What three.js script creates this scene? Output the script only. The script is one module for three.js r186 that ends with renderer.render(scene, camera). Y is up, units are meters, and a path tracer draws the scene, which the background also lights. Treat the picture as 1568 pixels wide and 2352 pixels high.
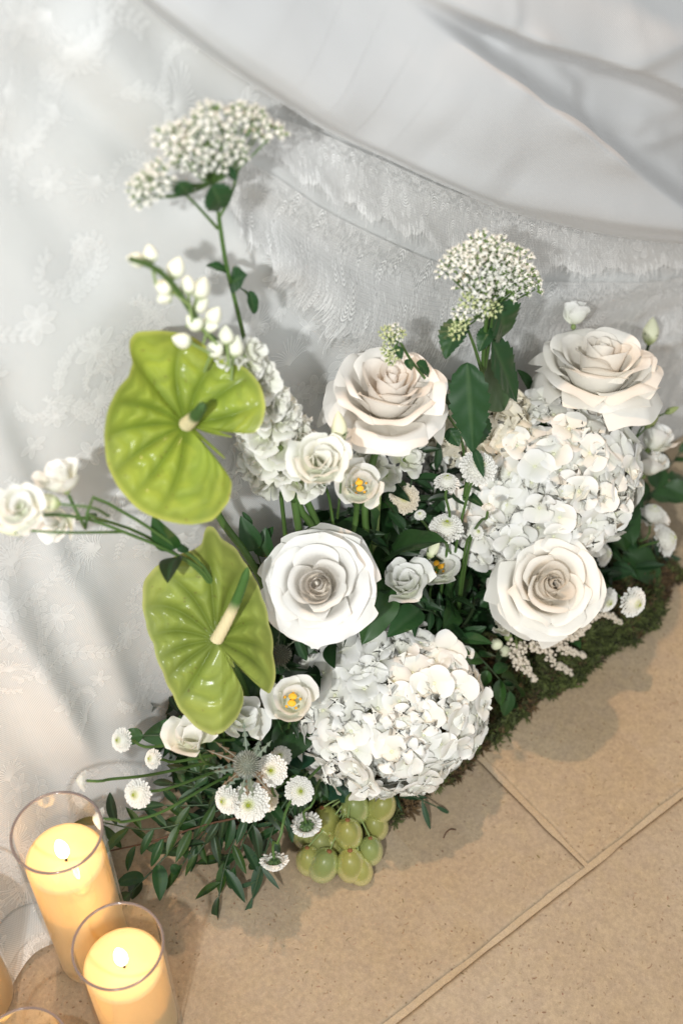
import * as THREE from 'three';
import { mergeGeometries } from 'three/addons/utils/BufferGeometryUtils.js';
import { RectAreaLightUniformsLib } from 'three/addons/lights/RectAreaLightUniformsLib.js';

// ------------------------------------------------------------------ camera, light, exposure
const scene = new THREE.Scene();
const CAM_H = 1.05, PITCH = 46 * Math.PI / 180;
const camera = new THREE.PerspectiveCamera(45.24, 682 / 1024, 0.05, 20);
camera.position.set(0, CAM_H, 0);
camera.rotation.set(-PITCH, 0, 0);
camera.focus = 1.05;
camera.userData.fStop = 3.6;
scene.add(camera);

scene.background = new THREE.Color(0.48, 0.488, 0.485);
RectAreaLightUniformsLib.init();
// the photographer's flash, left of the lens
const flash = new THREE.SpotLight(new THREE.Color(0.99, 1, 0.985), 6.6, 8, 0.54, 0.9, 2);
flash.position.set(-0.26, 1.30, 0.42);
flash.target.position.set(0.19, 0.25, -0.80);
flash.castShadow = true; flash.shadow.radius = 0.9; flash.shadow.mapSize.set(2048, 2048); flash.shadow.bias = -0.0005;
scene.add(flash, flash.target);
// soft light of the room, from the front left, above
const room = new THREE.RectAreaLight(new THREE.Color(0.985, 1, 0.99), 3.0, 1.4, 1.2);
room.position.set(0.72, 1.35, 0.95);
room.lookAt(0.05, 0.35, -0.8);
scene.add(room);
// warm ceiling spot behind the table
const warm = new THREE.SpotLight(new THREE.Color(1, 0.66, 0.42), 12.0, 8, 0.42, 0.6, 2);
warm.position.set(-0.32, 2.85, -1.0);
warm.target.position.set(0.12, 0, -0.62);
warm.castShadow = true; warm.shadow.radius = 1.6; warm.shadow.mapSize.set(2048, 2048); warm.shadow.bias = -0.0005;
scene.add(warm, warm.target);

const renderer = new THREE.WebGLRenderer({ antialias: true });
renderer.toneMapping = THREE.LinearToneMapping;
renderer.toneMappingExposure = 0.80;
renderer.shadowMap.enabled = true;

// ------------------------------------------------------------------ helpers
let seedState = 7;
const seed = (n) => { seedState = n | 0; };
function rnd() { seedState = (seedState + 0x6d2b79f5) | 0; let t = Math.imul(seedState ^ (seedState >>> 15), 1 | seedState); t = (t + Math.imul(t ^ (t >>> 7), 61 | t)) ^ t; return ((t ^ (t >>> 14)) >>> 0) / 4294967296; }
const rr = (a, b) => a + (b - a) * rnd();
const pick = (a) => a[Math.floor(rnd() * a.length)];
const V = (x, y, z) => new THREE.Vector3(x, y, z);
const clamp = (x, a = 0, b = 1) => Math.min(b, Math.max(a, x));
const smooth = (a, b, x) => { const t = clamp((x - a) / (b - a)); return t * t * (3 - 2 * t); };
const lerp = (a, b, t) => a + (b - a) * t;
const hash2 = (i, j) => { let h = Math.imul(i | 0, 374761393) + Math.imul(j | 0, 668265263); h = Math.imul(h ^ (h >>> 13), 1274126177); return ((h ^ (h >>> 16)) >>> 0) / 4294967296; };
function vnoise(x, y) { const i = Math.floor(x), j = Math.floor(y), a = x - i, b = y - j, u = a * a * (3 - 2 * a), v = b * b * (3 - 2 * b); return lerp(lerp(hash2(i, j), hash2(i + 1, j), u), lerp(hash2(i, j + 1), hash2(i + 1, j + 1), u), v) * 2 - 1; }
const fbm = (x, y, n = 4) => { let s = 0, a = 0.5; for (let k = 0; k < n; k++) { s += a * vnoise(x, y); x = x * 2.03 + 17.1; y = y * 2.03 - 9.7; a *= 0.5; } return s; };

// The camera's axes and the places of things: a direction of sight (given on a 1568 x 2352 sheet) met with a height, a depth or an upright plane.
const CR = V(1, 0, 0), CU = V(0, Math.cos(PITCH), -Math.sin(PITCH)), CT = V(0, Math.sin(PITCH), Math.cos(PITCH));
const FOC = 2822.4;
const sight = (x, y) => V(0, 0, 0).addScaledVector(CR, (x - 784) / FOC).addScaledVector(CU, -(y - 1176) / FOC).addScaledVector(CT, -1);
const EYE = V(0, CAM_H, 0);
const NRM = V(0.617, 0, 0.787), ALG = V(0.787, 0, -0.617), BACK = -0.64;      // the table front: its outward normal, its run, its distance
const G = (x, y, h) => { const d = sight(x, y); return EYE.clone().addScaledVector(d, (h - CAM_H) / d.y); };
const W = (x, y, w) => { const d = sight(x, y); return EYE.clone().addScaledVector(d, (BACK + w) / NRM.dot(d)); };
const uvw = (u, y, w) => V(0, y, 0).addScaledVector(ALG, u).addScaledVector(NRM, BACK + w);
const plane = (x, y) => { const p = W(x, y, 0); return [ALG.dot(p), p.y]; };
const cd = (r, u, t) => V(0, 0, 0).addScaledVector(CR, r).addScaledVector(CU, u).addScaledVector(CT, t).normalize();
const pxm = (p) => -CT.dot(p.clone().sub(EYE)) / FOC;                          // metres per sheet unit at p

const taken = {};
function numbered(name) { const n = taken[name] = (taken[name] ?? -1) + 1; return n ? name + '_' + String(n).padStart(3, '0') : name; }
function tag(o, label, category, group) { o.userData.label = label; o.userData.category = category; if (group) o.userData.group = group; return o; }
function thing(name, label, category, pos, group) { const o = new THREE.Group(); o.name = numbered(name); o.position.copy(pos); scene.add(o); return tag(o, label, category, group); }
function part(name, geo, mat, parent, pos, quat, scale) {
  const m = new THREE.Mesh(geo, mat); m.name = name;
  if (pos) m.position.copy(pos); if (quat) m.quaternion.copy(quat);
  if (scale) typeof scale === 'number' ? m.scale.setScalar(scale) : m.scale.copy(scale);
  parent.add(m); return m;
}
const stuff = (o) => { o.userData.kind = 'stuff'; return o; };
const turn = (dir, roll = 0) => new THREE.Quaternion().setFromUnitVectors(V(0, 1, 0), dir.clone().normalize()).multiply(new THREE.Quaternion().setFromAxisAngle(V(0, 1, 0), roll));
function frame(d, n) { const y = d.clone().normalize(), x = y.clone().cross(n).normalize(), z = x.clone().cross(y); return new THREE.Quaternion().setFromRotationMatrix(new THREE.Matrix4().makeBasis(x, y, z)); }
function geom(pos, idx, col, uv) {
  const g = new THREE.BufferGeometry();
  g.setAttribute('position', new THREE.Float32BufferAttribute(pos, 3));
  if (col) g.setAttribute('color', new THREE.Float32BufferAttribute(col, 3));
  if (uv) g.setAttribute('uv', new THREE.Float32BufferAttribute(uv, 2));
  g.setIndex(idx); g.computeVertexNormals(); return g;
}
function grid(nu, nv, fn, closeU = false) {                                    // fn(i/nu, j/nv) -> [x,y,z, r,g,b, u,v]
  const pos = [], col = [], uv = [], idx = []; let hc = false, hu = false;
  for (let j = 0; j <= nv; j++) for (let i = 0; i <= nu; i++) {
    const p = fn(i / nu, j / nv, i, j); pos.push(p[0], p[1], p[2]);
    if (p.length > 5) { col.push(p[3], p[4], p[5]); hc = true; }
    if (p.length > 7) { uv.push(p[6], p[7]); hu = true; }
  }
  for (let j = 0; j < nv; j++) for (let i = 0; i < nu; i++) { const a = j * (nu + 1) + i, b = a + 1, c = a + nu + 1, d = c + 1; idx.push(a, b, d, a, d, c); }
  return geom(pos, idx, hc && col, hu && uv);
}
function tube(pts, r0, r1 = r0, radial = 7, seg = 0, colA, colB) {             // a tapered stem through points
  const c = new THREE.CatmullRomCurve3(pts), n = seg || Math.max(6, pts.length * 5), fr = c.computeFrenetFrames(n);
  return grid(radial, n, (a, t, i, j) => {
    const p = c.getPointAt(t), r = lerp(r0, r1, t), w = a * Math.PI * 2, q = p.clone().addScaledVector(fr.normals[j], Math.cos(w) * r).addScaledVector(fr.binormals[j], Math.sin(w) * r);
    const out = [q.x, q.y, q.z]; if (colA) out.push(lerp(colA[0], (colB ?? colA)[0], t), lerp(colA[1], (colB ?? colA)[1], t), lerp(colA[2], (colB ?? colA)[2], t)); return out;
  });
}
const rel = (pts, o) => pts.map((p) => p.clone().sub(o.position));
function xf(g, pos, quat, scale = 1) { const s = typeof scale === 'number' ? V(scale, scale, scale) : scale; return g.clone().applyMatrix4(new THREE.Matrix4().compose(pos, quat ?? new THREE.Quaternion(), s)); }

// ------------------------------------------------------------------ materials
const std = (c, rough, extra = {}) => new THREE.MeshPhysicalMaterial({ color: new THREE.Color().setRGB(...c), roughness: rough, side: THREE.DoubleSide, ...extra });
const M = {
  petal: std([1, 1, 1], 0.62, { vertexColors: true, transmission: 0.18, thickness: 0, specularIntensity: 0.4 }),
  leaf: std([0.74, 0.76, 0.76], 0.42, { vertexColors: true, transmission: 0.14, thickness: 0, specularIntensity: 0.7 }),
  stem: std([0.075, 0.15, 0.035], 0.5),
  stemPale: std([0.22, 0.3, 0.1], 0.55),
  stemDark: std([0.035, 0.07, 0.03], 0.55),
  twig: std([0.09, 0.04, 0.018], 0.7),
  vert: std([1, 1, 1], 0.7, { vertexColors: true }),
  spathe: std([0.70, 0.76, 0.62], 0.54, { vertexColors: true, clearcoat: 0.12, clearcoatRoughness: 0.16, specularIntensity: 0.3, transmission: 0.12, thickness: 0 }),
  anther: std([0.85, 0.42, 0.02], 0.6),
  grape: std([0.46, 0.50, 0.17], 0.30, { vertexColors: false, transmission: 0.48, thickness: 0.02, ior: 1.36, attenuationColor: new THREE.Color(0.60, 0.68, 0.24), attenuationDistance: 0.02, specularIntensity: 0.8 }),
};

// A petal: a bent strip in the radial plane, cupped across, its rim cut to a tip and rolled back. The flower's axis is +Y, the petal leans to +X.
function petal(o) {
  const { P, W: wd, Rc0 = 0.02, Rc1 = Rc0, prof = [0.35, 0.6], tip = [0.35, 2.2], roll = 0, s0 = 0.45, wave = 0, wf = 3, ph = 0, ns = 10, nt = 11, c0 = [0.85, 0.84, 0.8], c1 = c0, skew = 0, dent = 0 } = o;
  return grid(ns, nt, (a, b) => {
    const s = a * 2 - 1, as = Math.abs(s);
    const t = b * (1 - tip[0] * Math.pow(as, tip[1]) - dent * Math.exp(-s * s * 40)), q = 1 - t;
    const x = q * q * q * P[0][0] + 3 * q * q * t * P[1][0] + 3 * q * t * t * P[2][0] + t * t * t * P[3][0];
    const y = q * q * q * P[0][1] + 3 * q * q * t * P[1][1] + 3 * q * t * t * P[2][1] + t * t * t * P[3][1];
    let dx = q * q * (P[1][0] - P[0][0]) + 2 * q * t * (P[2][0] - P[1][0]) + t * t * (P[3][0] - P[2][0]);
    let dy = q * q * (P[1][1] - P[0][1]) + 2 * q * t * (P[2][1] - P[1][1]) + t * t * (P[3][1] - P[2][1]);
    const l = Math.hypot(dx, dy) || 1; dx /= l; dy /= l;
    const nx = dy, ny = -dx, hw = wd * (prof[0] + (1 - prof[0]) * smooth(0, prof[1], t)), Rc = lerp(Rc0, Rc1, t);
    const th = (s * hw) / Rc, e = clamp((as - s0) / (1 - s0));
    let z = Rc * Math.sin(th), d = -Rc * (1 - Math.cos(th));
    const lip = smooth(0.62, 1, b);
    d += roll * hw * e * e * smooth(0.25, 0.9, t) + roll * 0.85 * hw * lip * lip * lip;
    d += wave * Math.sin(wf * s + ph) * t * t + wave * 0.5 * Math.sin(wf * 2.3 * s + ph * 2.1) * t * t * t;
    z += skew * t * t * wd;
    const f = Math.pow(t, 0.7);
    return [x + nx * d, y + ny * d, z, lerp(c0[0], c1[0], f), lerp(c0[1], c1[1], f), lerp(c0[2], c1[2], f)];
  });
}
const yaw = (a, tiltX = 0, tiltZ = 0) => new THREE.Quaternion().setFromEuler(new THREE.Euler(tiltX, a, tiltZ, 'YXZ'));

// A leaf: along +Y, facing +Z.
function leaf(o) {
  const { L, Wd, shape = 'ovate', serr = 0, amp = 0.07, fold = 0.25, bend = 0.5, twist = 0, vein = 0.02, c = [0.035, 0.1, 0.03], rib = [0.09, 0.18, 0.06], nt = 18, ns = 8, wave = 0 } = o;
  const prof = { ovate: (t) => Math.pow(Math.sin(Math.PI * Math.pow(t, 0.75)), 0.8) * (1 - 0.18 * t), lance: (t) => Math.pow(Math.sin(Math.PI * Math.pow(t, 0.85)), 0.9), heart: (t) => Math.pow(t, 0.22) * Math.pow(1 - t, 0.72) * 1.45, round: (t) => Math.pow(Math.sin(Math.PI * Math.pow(t, 0.95)), 0.55), lobed: (t) => (0.42 + 0.58 * Math.pow(Math.abs(Math.sin(Math.PI * 2.6 * t + 0.25)), 0.7)) * Math.pow(Math.sin(Math.PI * Math.pow(t, 0.8)), 0.6) }[shape];
  return grid(ns, nt, (a, t) => {
    const s = a * 2 - 1, as = Math.abs(s);
    let w = Wd * prof(t); if (serr) w *= 1 + amp * (1 - ((t * serr) % 1) * 2) * smooth(0.5, 1, as);
    const bt = bend * t, R = L / (Math.abs(bend) < 0.01 ? 0.01 : bend);
    const y0 = Math.sin(bt) * R, z0 = -(1 - Math.cos(bt)) * R, x = s * w;
    let h = fold * Math.abs(x) - vein * Wd * Math.exp(-s * s * 60) + vein * 0.9 * Wd * Math.sin((t * 9 - as * 2.2) * Math.PI) * as * (1 - as) * 2 + wave * Wd * Math.sin(t * 14 + (s > 0 ? 1 : 3)) * as * as;
    const ct = Math.cos(twist * t), st = Math.sin(twist * t), xx = x * ct - h * st, hh = x * st + h * ct;
    const k = Math.exp(-s * s * 90) * (1 - t * 0.5) + 0.3 * Math.max(0, Math.cos((t * 9 - as * 2.2) * Math.PI * 2 / 1) - 0.75) * (1 - as);
    return [xx, y0 + hh * Math.sin(bt), z0 + hh * Math.cos(bt), lerp(c[0], rib[0], k), lerp(c[1], rib[1], k), lerp(c[2], rib[2], k)];
  });
}
const bank = (n, fn) => { const out = []; for (let k = 0; k < n; k++) out.push(fn(k)); return out; };
// ------------------------------------------------------------------ floor of limestone tiles
function limestone(size, sd, flecks = 8000) {
  const c = document.createElement('canvas'); c.width = c.height = size; const x = c.getContext('2d');
  const img = x.createImageData(size, size);
  for (let j = 0; j < size; j++) for (let i = 0; i < size; i++) {
    const u = i / size, v = j / size, n = fbm(u * 7 + sd, v * 7, 5), f = fbm(u * 60 + sd, v * 60, 3), g = hash2(i + sd * 977, j) - 0.5, b = fbm(u * 220, v * 220 + sd, 2);
    const k = 1 + n * 0.04 + f * 0.025 + g * 0.10 + b * 0.09, q = (j * size + i) * 4;
    img.data[q] = 201 * k; img.data[q + 1] = (184 + n * 4) * k; img.data[q + 2] = (160 + n * 9 - f * 4) * k; img.data[q + 3] = 255;
  }
  x.putImageData(img, 0, 0);
  for (let k = 0; k < flecks; k++) {                                           // fossil flecks and pores
    const px = rnd() * size, py = rnd() * size, big = rnd();
    if (fbm(px / size * 9 + sd, py / size * 9, 3) < rr(-0.5, 0.1)) continue;
    const dark = rnd() < 0.8; x.strokeStyle = x.fillStyle = dark ? `rgba(${88 + rnd() * 40},${66 + rnd() * 30},${40 + rnd() * 20},${rr(0.12, 0.6)})` : `rgba(232,220,200,${rr(0.2, 0.5)})`;
    if (big < 0.72) { x.beginPath(); x.ellipse(px, py, rr(0.7, 3.2) * (rnd() < 0.06 ? 2 : 1), rr(0.6, 1.7), rnd() * 3, 0, 7); x.fill(); }
    else { x.lineWidth = rr(0.6, 1.5); const a = rnd() * 6; x.beginPath(); x.arc(px, py, rr(3, 12), a, a + rr(0.3, 1.4)); x.stroke(); }
  }
  const t = new THREE.CanvasTexture(c); t.colorSpace = THREE.SRGBColorSpace; t.wrapS = t.wrapT = THREE.RepeatWrapping; return t;
}
const floor = new THREE.Group(); floor.name = 'floor'; floor.userData.kind = 'structure'; scene.add(floor);
tag(floor, 'honed beige limestone tile floor with pale recessed grout joints', undefined); delete floor.userData.category;
{
  seed(41);
  const dA = V(0.794, 0, -0.608), dB = V(0.608, 0, 0.794);                      // along the long joint, towards the camera
  const O = G(1350, 1991, 0);                                                  // where two joints meet
  const tex = [limestone(1400, 3), limestone(1400, 11)];
  const mats = tex.map((t, n) => new THREE.MeshPhysicalMaterial({ map: t, bumpMap: t, bumpScale: 0.0008, roughness: 0.62, specularIntensity: 0.5, color: new THREE.Color().setRGB(...(n ? [0.70, 0.655, 0.59] : [0.655, 0.62, 0.575])) }));
  const base = [];
  base.push([-3, -3, 3, 3]);
  const wob = (s, k) => 0.0018 * fbm(s * 22 + k * 31, k * 7.3, 4) + 0.0035 * Math.max(0, fbm(s * 40 + k * 13, k * 3.1, 2) - 0.25);
  const tile = (a0, a1, b0, b1, k, mat, lift) => {                             // chipped, eased edges
    const na = 84, nb = 60, e = 0.0035;
    const g = grid(na + 4, nb + 4, (_a, _b, i, j) => {
      const ia = clamp((i - 2) / na), ib = clamp((j - 2) / nb);
      let y = lift, a = lerp(a0, a1, ia), b = lerp(b0, b1, ib);
      const rimA = i === 0 || i === na + 4, rimB = j === 0 || j === nb + 4, nearA = i === 1 || i === na + 3, nearB = j === 1 || j === nb + 3;
      const inA = i === 2 ? 1 : i === na + 2 ? -1 : 0, inB = j === 2 ? 1 : j === nb + 2 ? -1 : 0;
      if (inA) a += inA * e; if (inB) b += inB * e;
      if (i <= 2) a += wob(b, k + 1) + 0.0012; if (i >= na + 2) a -= wob(b, k + 2) + 0.0012;
      if (j <= 2) b += wob(a, k + 3) + 0.0012; if (j >= nb + 2) b -= wob(a, k + 4) + 0.0012;
      if (nearA || nearB) y -= 0.0009; if (rimA || rimB) y -= 0.012;
      y += 0.0004 * fbm(a * 14, b * 14, 3);
      const p = O.clone().addScaledVector(dA, a).addScaledVector(dB, b);
      return [p.x, y, p.z, 1, 1, 1, (a + k * 0.37) / 0.62, (b + k * 0.21) / 0.62];
    });
    const m = part('tile', g, mats[mat], floor); return m;
  };
  const gap = 0.0016;
  const rowsB = [[-0.50, -gap], [gap, 0.5]];
  let k = 0;
  for (const [a0, a1] of [[-1.27, -0.64 - gap], [-0.64 + gap, -gap], [gap, 0.62], [0.628, 1.25]]) tile(a0, a1, rowsB[0][0], rowsB[0][1], ++k, k % 2, 0.0005 * (k % 2));
  for (const [a0, a1] of [[-0.98, -0.36], [-0.352, 0.34], [0.348, 0.98]]) tile(a0, a1, rowsB[1][0], rowsB[1][1], ++k, k % 2, -0.0002);
  for (const [a0, a1] of [[-1.0, -0.31], [-0.302, 0.39], [0.398, 1.2]]) tile(a0, a1, -1.2, -0.508, ++k, k % 2, 0.0003);
  const gt = limestone(512, 29, 0);
  const grout = new THREE.MeshStandardMaterial({ map: gt, bumpMap: gt, bumpScale: 0.0012, roughness: 0.9, color: new THREE.Color().setRGB(0.74, 0.69, 0.61) });
  part('grout', grid(260, 260, (a, b) => { const p = O.clone().addScaledVector(dA, lerp(-2.2, 2.4, a)).addScaledVector(dB, lerp(-1.9, 1.2, b)); return [p.x, -0.0013 + 0.0006 * fbm(a * 400, b * 400, 2), p.z, 1, 1, 1, a * 24, b * 17]; }), grout, floor);
}

// ------------------------------------------------------------------ cloth on the table front
const folds = (list, stand = 0) => list.map(([pts, amp, width, kind]) => {                  // each fold line smoothed into an even curve
  const cv = new THREE.CatmullRomCurve3(pts.map(([x, y]) => { const q = W(x, y, stand); return V(ALG.dot(q), q.y, 0); })), n = 30; let p = cv.getSpacedPoints(n).map((q) => [q.x, q.y]);
  for (let k = 0; k < 14; k++) p = p.map((q, i) => (i && i < n ? [(p[i - 1][0] + q[0] * 2 + p[i + 1][0]) / 4, (p[i - 1][1] + q[1] * 2 + p[i + 1][1]) / 4] : q));
  return { pts: p, amp, width, kind };
});
function along(pts, u, y) {                                                    // signed distance to a polyline, and the share of its length
  let best = 1e9, sd = 0, at = 0; const n = pts.length - 1;
  for (let k = 0; k < n; k++) {
    const ax = pts[k][0], ay = pts[k][1], bx = pts[k + 1][0] - ax, by = pts[k + 1][1] - ay, px = u - ax, py = y - ay, l2 = bx * bx + by * by;
    let t = (px * bx + py * by) / l2; const tc = clamp(t), dx = px - bx * tc, dy = py - by * tc, d = dx * dx + dy * dy;
    if (d < best) { best = d; sd = (bx * py - by * px) > 0 ? 1 : -1; at = (k + tc) / n; }
  }
  return [Math.sqrt(best) * sd, at];
}
function relief(list, u, y) {
  let w = 0;
  for (const f of list) {
    const [d, at] = along(f.pts, u, y), env = f.open ? 1 : smooth(0, 0.25, at) * smooth(1, 0.75, at), q = d / f.width;
    if (f.kind) { const k = d > 0 ? d / f.kind[1] : d / f.kind[0]; w += f.amp * env * Math.exp(-k * k); }
    else w += f.amp * env * Math.exp(-q * q);
  }
  return w;
}
const laceFolds = folds([
  [[[330, 10], [440, 110], [560, 195], [700, 290], [850, 400]], -0.012, 0.018, [0.03, 0.008]],
  [[[400, -40], [520, 60], [650, 160], [760, 250]], 0.010, 0.022],
  [[[60, 120], [190, 240], [330, 350], [520, 560]], -0.008, 0.016],
  [[[180, 60], [330, 210], [520, 380]], 0.009, 0.022],
  [[[-40, 300], [140, 520], [300, 760]], -0.006, 0.02],
  [[[-60, 820], [10, 980], [70, 1120], [130, 1260]], 0.0072, 0.0149],
  [[[-30, 820], [60, 980], [140, 1160], [240, 1420]], -0.0054, 0.0184],
  [[[90, 1150], [150, 1300], [205, 1400], [290, 1600], [330, 1700]], 0.0072, 0.0138],
  [[[-20, 1340], [40, 1460], [105, 1570], [200, 1760]], 0.0096, 0.0138],
  [[[-40, 1480], [60, 1680], [150, 1840]], -0.0060, 0.0184],
  [[[40, 1250], [120, 1420], [240, 1700]], -0.0060, 0.0161],
  [[[250, 1180], [330, 1400], [420, 1680]], -0.0048, 0.0230],
  [[[300, 1150], [400, 1420], [470, 1600]], 0.0048, 0.0184],
  [[[520, 480], [700, 560], [860, 640], [1010, 690]], -0.010, 0.014],
  [[[560, 560], [700, 650], [830, 780], [960, 850]], 0.008, 0.02],
  [[[640, 640], [760, 800], [840, 900]], -0.010, 0.02],
  [[[1100, 660], [1300, 700], [1568, 640]], 0.006, 0.014],
  [[[1200, 760], [1400, 770], [1600, 700]], -0.006, 0.012],
  [[[1350, 820], [1500, 800], [1620, 770]], 0.006, 0.01],
]);
// how far the skirt stands in front of the plane: it flares at the foot on the left, where its hem lies on the floor
function skirt(u, y) {
  const left = smooth(0.48, 0.06, u), yy = clamp(y / 0.30), lean = -0.05 * y;
  let w = lean + (0.042 + 0.026 * left) * Math.pow(1 - yy, 2.4) * left + 0.0 + relief(laceFolds, u, Math.max(y, 0.0));
  w += 0.004 * fbm(u * 9 + y * 7, y * 3, 3) + 0.0016 * fbm(u * 40 + y * 20, y * 16, 3);
  w += 0.012 * left * (1 - yy) * Math.sin(u * 58 + y * 16);
  return w;
}
const satinFolds = folds([
  [[[780, -160], [860, -50], [930, 20], [999, 88], [1104, 168], [1219, 233], [1284, 288], [1349, 340], [1434, 395], [1580, 510], [1720, 620], [1850, 720]], 0.046, 0, [0.085, 0.013]],
  [[[800, -180], [890, -70], [954, -8], [1044, 36], [1164, 76], [1234, 114], [1284, 126], [1434, 156], [1600, 224], [1750, 300], [1900, 380]], 0.036, 0, [0.009, 0.07]],
  [[[1180, 95], [1225, 120], [1270, 155], [1310, 195], [1350, 235], [1400, 270]], 0.009, 0, [0.026, 0.012]],
  [[[1180, 230], [1240, 256], [1290, 278], [1370, 296], [1470, 300], [1600, 272], [1700, 250]], 0.008, 0, [0.014, 0.024]],
  [[[1290, 318], [1340, 332], [1400, 358], [1480, 356], [1600, 330], [1700, 310]], 0.008, 0, [0.014, 0.022]],
  [[[1360, 285], [1430, 318], [1510, 322], [1540, 300]], 0.003, 0, [0.010, 0.014]],
  [[[1360, 190], [1420, 166], [1500, 130], [1640, 80], [1760, 40]], 0.008, 0, [0.014, 0.03]],
  [[[1480, 260], [1540, 360], [1600, 440], [1700, 560]], 0.006, 0, [0.03, 0.014]],
  [[[784, 302], [950, 412], [1120, 466], [1300, 492], [1560, 506], [1760, 500]], 0.008, 0, [0.010, 0.02]],
  [[[420, -20], [560, 120], [700, 215], [800, 290], [900, 350]], 0.010, 0, [0.012, 0.03]],
  [[[600, -40], [700, 80], [800, 190], [920, 300], [1010, 370]], 0.008, 0.040],
  [[[960, 240], [1040, 300], [1120, 380], [1180, 440]], 0.004, 0.03],
  [[[1190, -90], [1196, 40], [1180, 110]], 0.0012, 0.008],
  [[[1420, -90], [1470, 30], [1450, 120]], 0.002, 0.02],
], 0.028);
function laceMotifs(size, sd, netDark) {
  const c = document.createElement('canvas'); c.width = c.height = size; const x = c.getContext('2d');
  x.fillStyle = netDark; x.fillRect(0, 0, size, size); seed(sd);
  x.strokeStyle = 'rgba(172,172,172,1)'; x.lineWidth = 2.4; const cell = size / 220;
  for (let k = -220; k < 440; k++) { x.beginPath(); x.moveTo(k * cell, 0); x.lineTo(k * cell + size * 0.5, size); x.stroke(); x.beginPath(); x.moveTo(k * cell, 0); x.lineTo(k * cell - size * 0.5, size); x.stroke(); }
  const at = (px, py, r, fn) => { for (const ox of [-size, 0, size]) for (const oy of [-size, 0, size]) { if (px + ox < -r || px + ox > size + r || py + oy < -r || py + oy > size + r) continue; x.save(); x.translate(ox, oy); fn(); x.restore(); } };
  const W0 = 'rgba(225,225,225,.42)', W1 = 'rgba(240,240,240,.72)';
  const petalShape = (l, w) => { x.beginPath(); x.moveTo(0, 0); x.bezierCurveTo(l * 0.2, w, l * 0.8, w * 1.2, l, w * 0.15); x.bezierCurveTo(l * 0.95, -w * 0.7, l * 0.3, -w, 0, 0); };
  const blossom = (px, py, r, n, a0) => { const js = []; for (let k = 0; k < n; k++) js.push([rr(0.8, 1.15), rr(0.24, 0.36), rr(-0.15, 0.15)]); at(px, py, r * 1.3, () => {
    x.translate(px, py); x.rotate(a0);
    for (const [l, w, t] of js) { x.rotate(6.2832 / n + t * 0.5); petalShape(r * l, r * w); x.fillStyle = W0; x.fill(); x.lineWidth = 3.4; x.strokeStyle = W1; x.stroke(); x.lineWidth = 2; for (let v = -1; v <= 1; v++) { x.beginPath(); x.moveTo(r * 0.1, 0); x.quadraticCurveTo(r * 0.5, v * r * 0.16, r * l * 0.85, v * r * 0.17); x.stroke(); } }
    x.lineWidth = 3; for (let q = 0.06; q < 0.24; q += 0.06) { x.beginPath(); x.arc(0, 0, r * q, 0, 7); x.stroke(); }
  }); };
  const spray = (px, py, len, a0, curl) => { const js = []; for (let k = 0; k < 60; k++) js.push(rr(0.7, 1.3)); at(px, py, len * 1.3, () => {
    let cx = px, cy = py, a = a0; x.strokeStyle = W1; x.lineWidth = 4; x.beginPath(); x.moveTo(cx, cy); const pts = [];
    for (let k = 0; k < 60; k++) { a += curl * (0.4 + k / 40) / 60; cx += Math.cos(a) * len / 60; cy += Math.sin(a) * len / 60; x.lineTo(cx, cy); pts.push([cx, cy, a]); } x.stroke();
    for (let k = 4; k < 60; k += 4) { const [ex, ey, ea] = pts[k], l = len * 0.13 * js[k] * (1 - k / 110); for (const s of [1, -1]) { x.save(); x.translate(ex, ey); x.rotate(ea + s * 0.75); petalShape(l, l * 0.30); x.fillStyle = W0; x.fill(); x.lineWidth = 2.4; x.stroke(); x.restore(); } }
  }); };
  const fern = (px, py, r, a0) => { const js = []; for (let k = 0; k < 16; k++) js.push(rr(0.75, 1.1)); at(px, py, r * 1.3, () => { x.translate(px, py); x.rotate(a0); x.strokeStyle = W1; for (let k = 0; k < 16; k++) { const q = (k - 7.5) * 0.13; x.lineWidth = 5; x.beginPath(); x.moveTo(0, 0); x.quadraticCurveTo(Math.cos(q) * r * 0.6, Math.sin(q) * r * 0.4, Math.cos(q * 1.5) * r * js[k], Math.sin(q * 1.5) * r * js[k]); x.stroke(); } }); };
  for (let k = 0; k < 30; k++) spray(rnd() * size, rnd() * size, size * rr(0.12, 0.36), rnd() * 6.28, rr(-4, 4));
  for (let k = 0; k < 26; k++) blossom(rnd() * size, rnd() * size, size * rr(0.026, 0.052), 5 + (k % 3), rnd() * 6);
  for (let k = 0; k < 22; k++) fern(rnd() * size, rnd() * size, size * rr(0.04, 0.08), rnd() * 6.28);
  const t = new THREE.CanvasTexture(c); t.wrapS = t.wrapT = THREE.RepeatWrapping; t.anisotropy = 8; return t;
}
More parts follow.
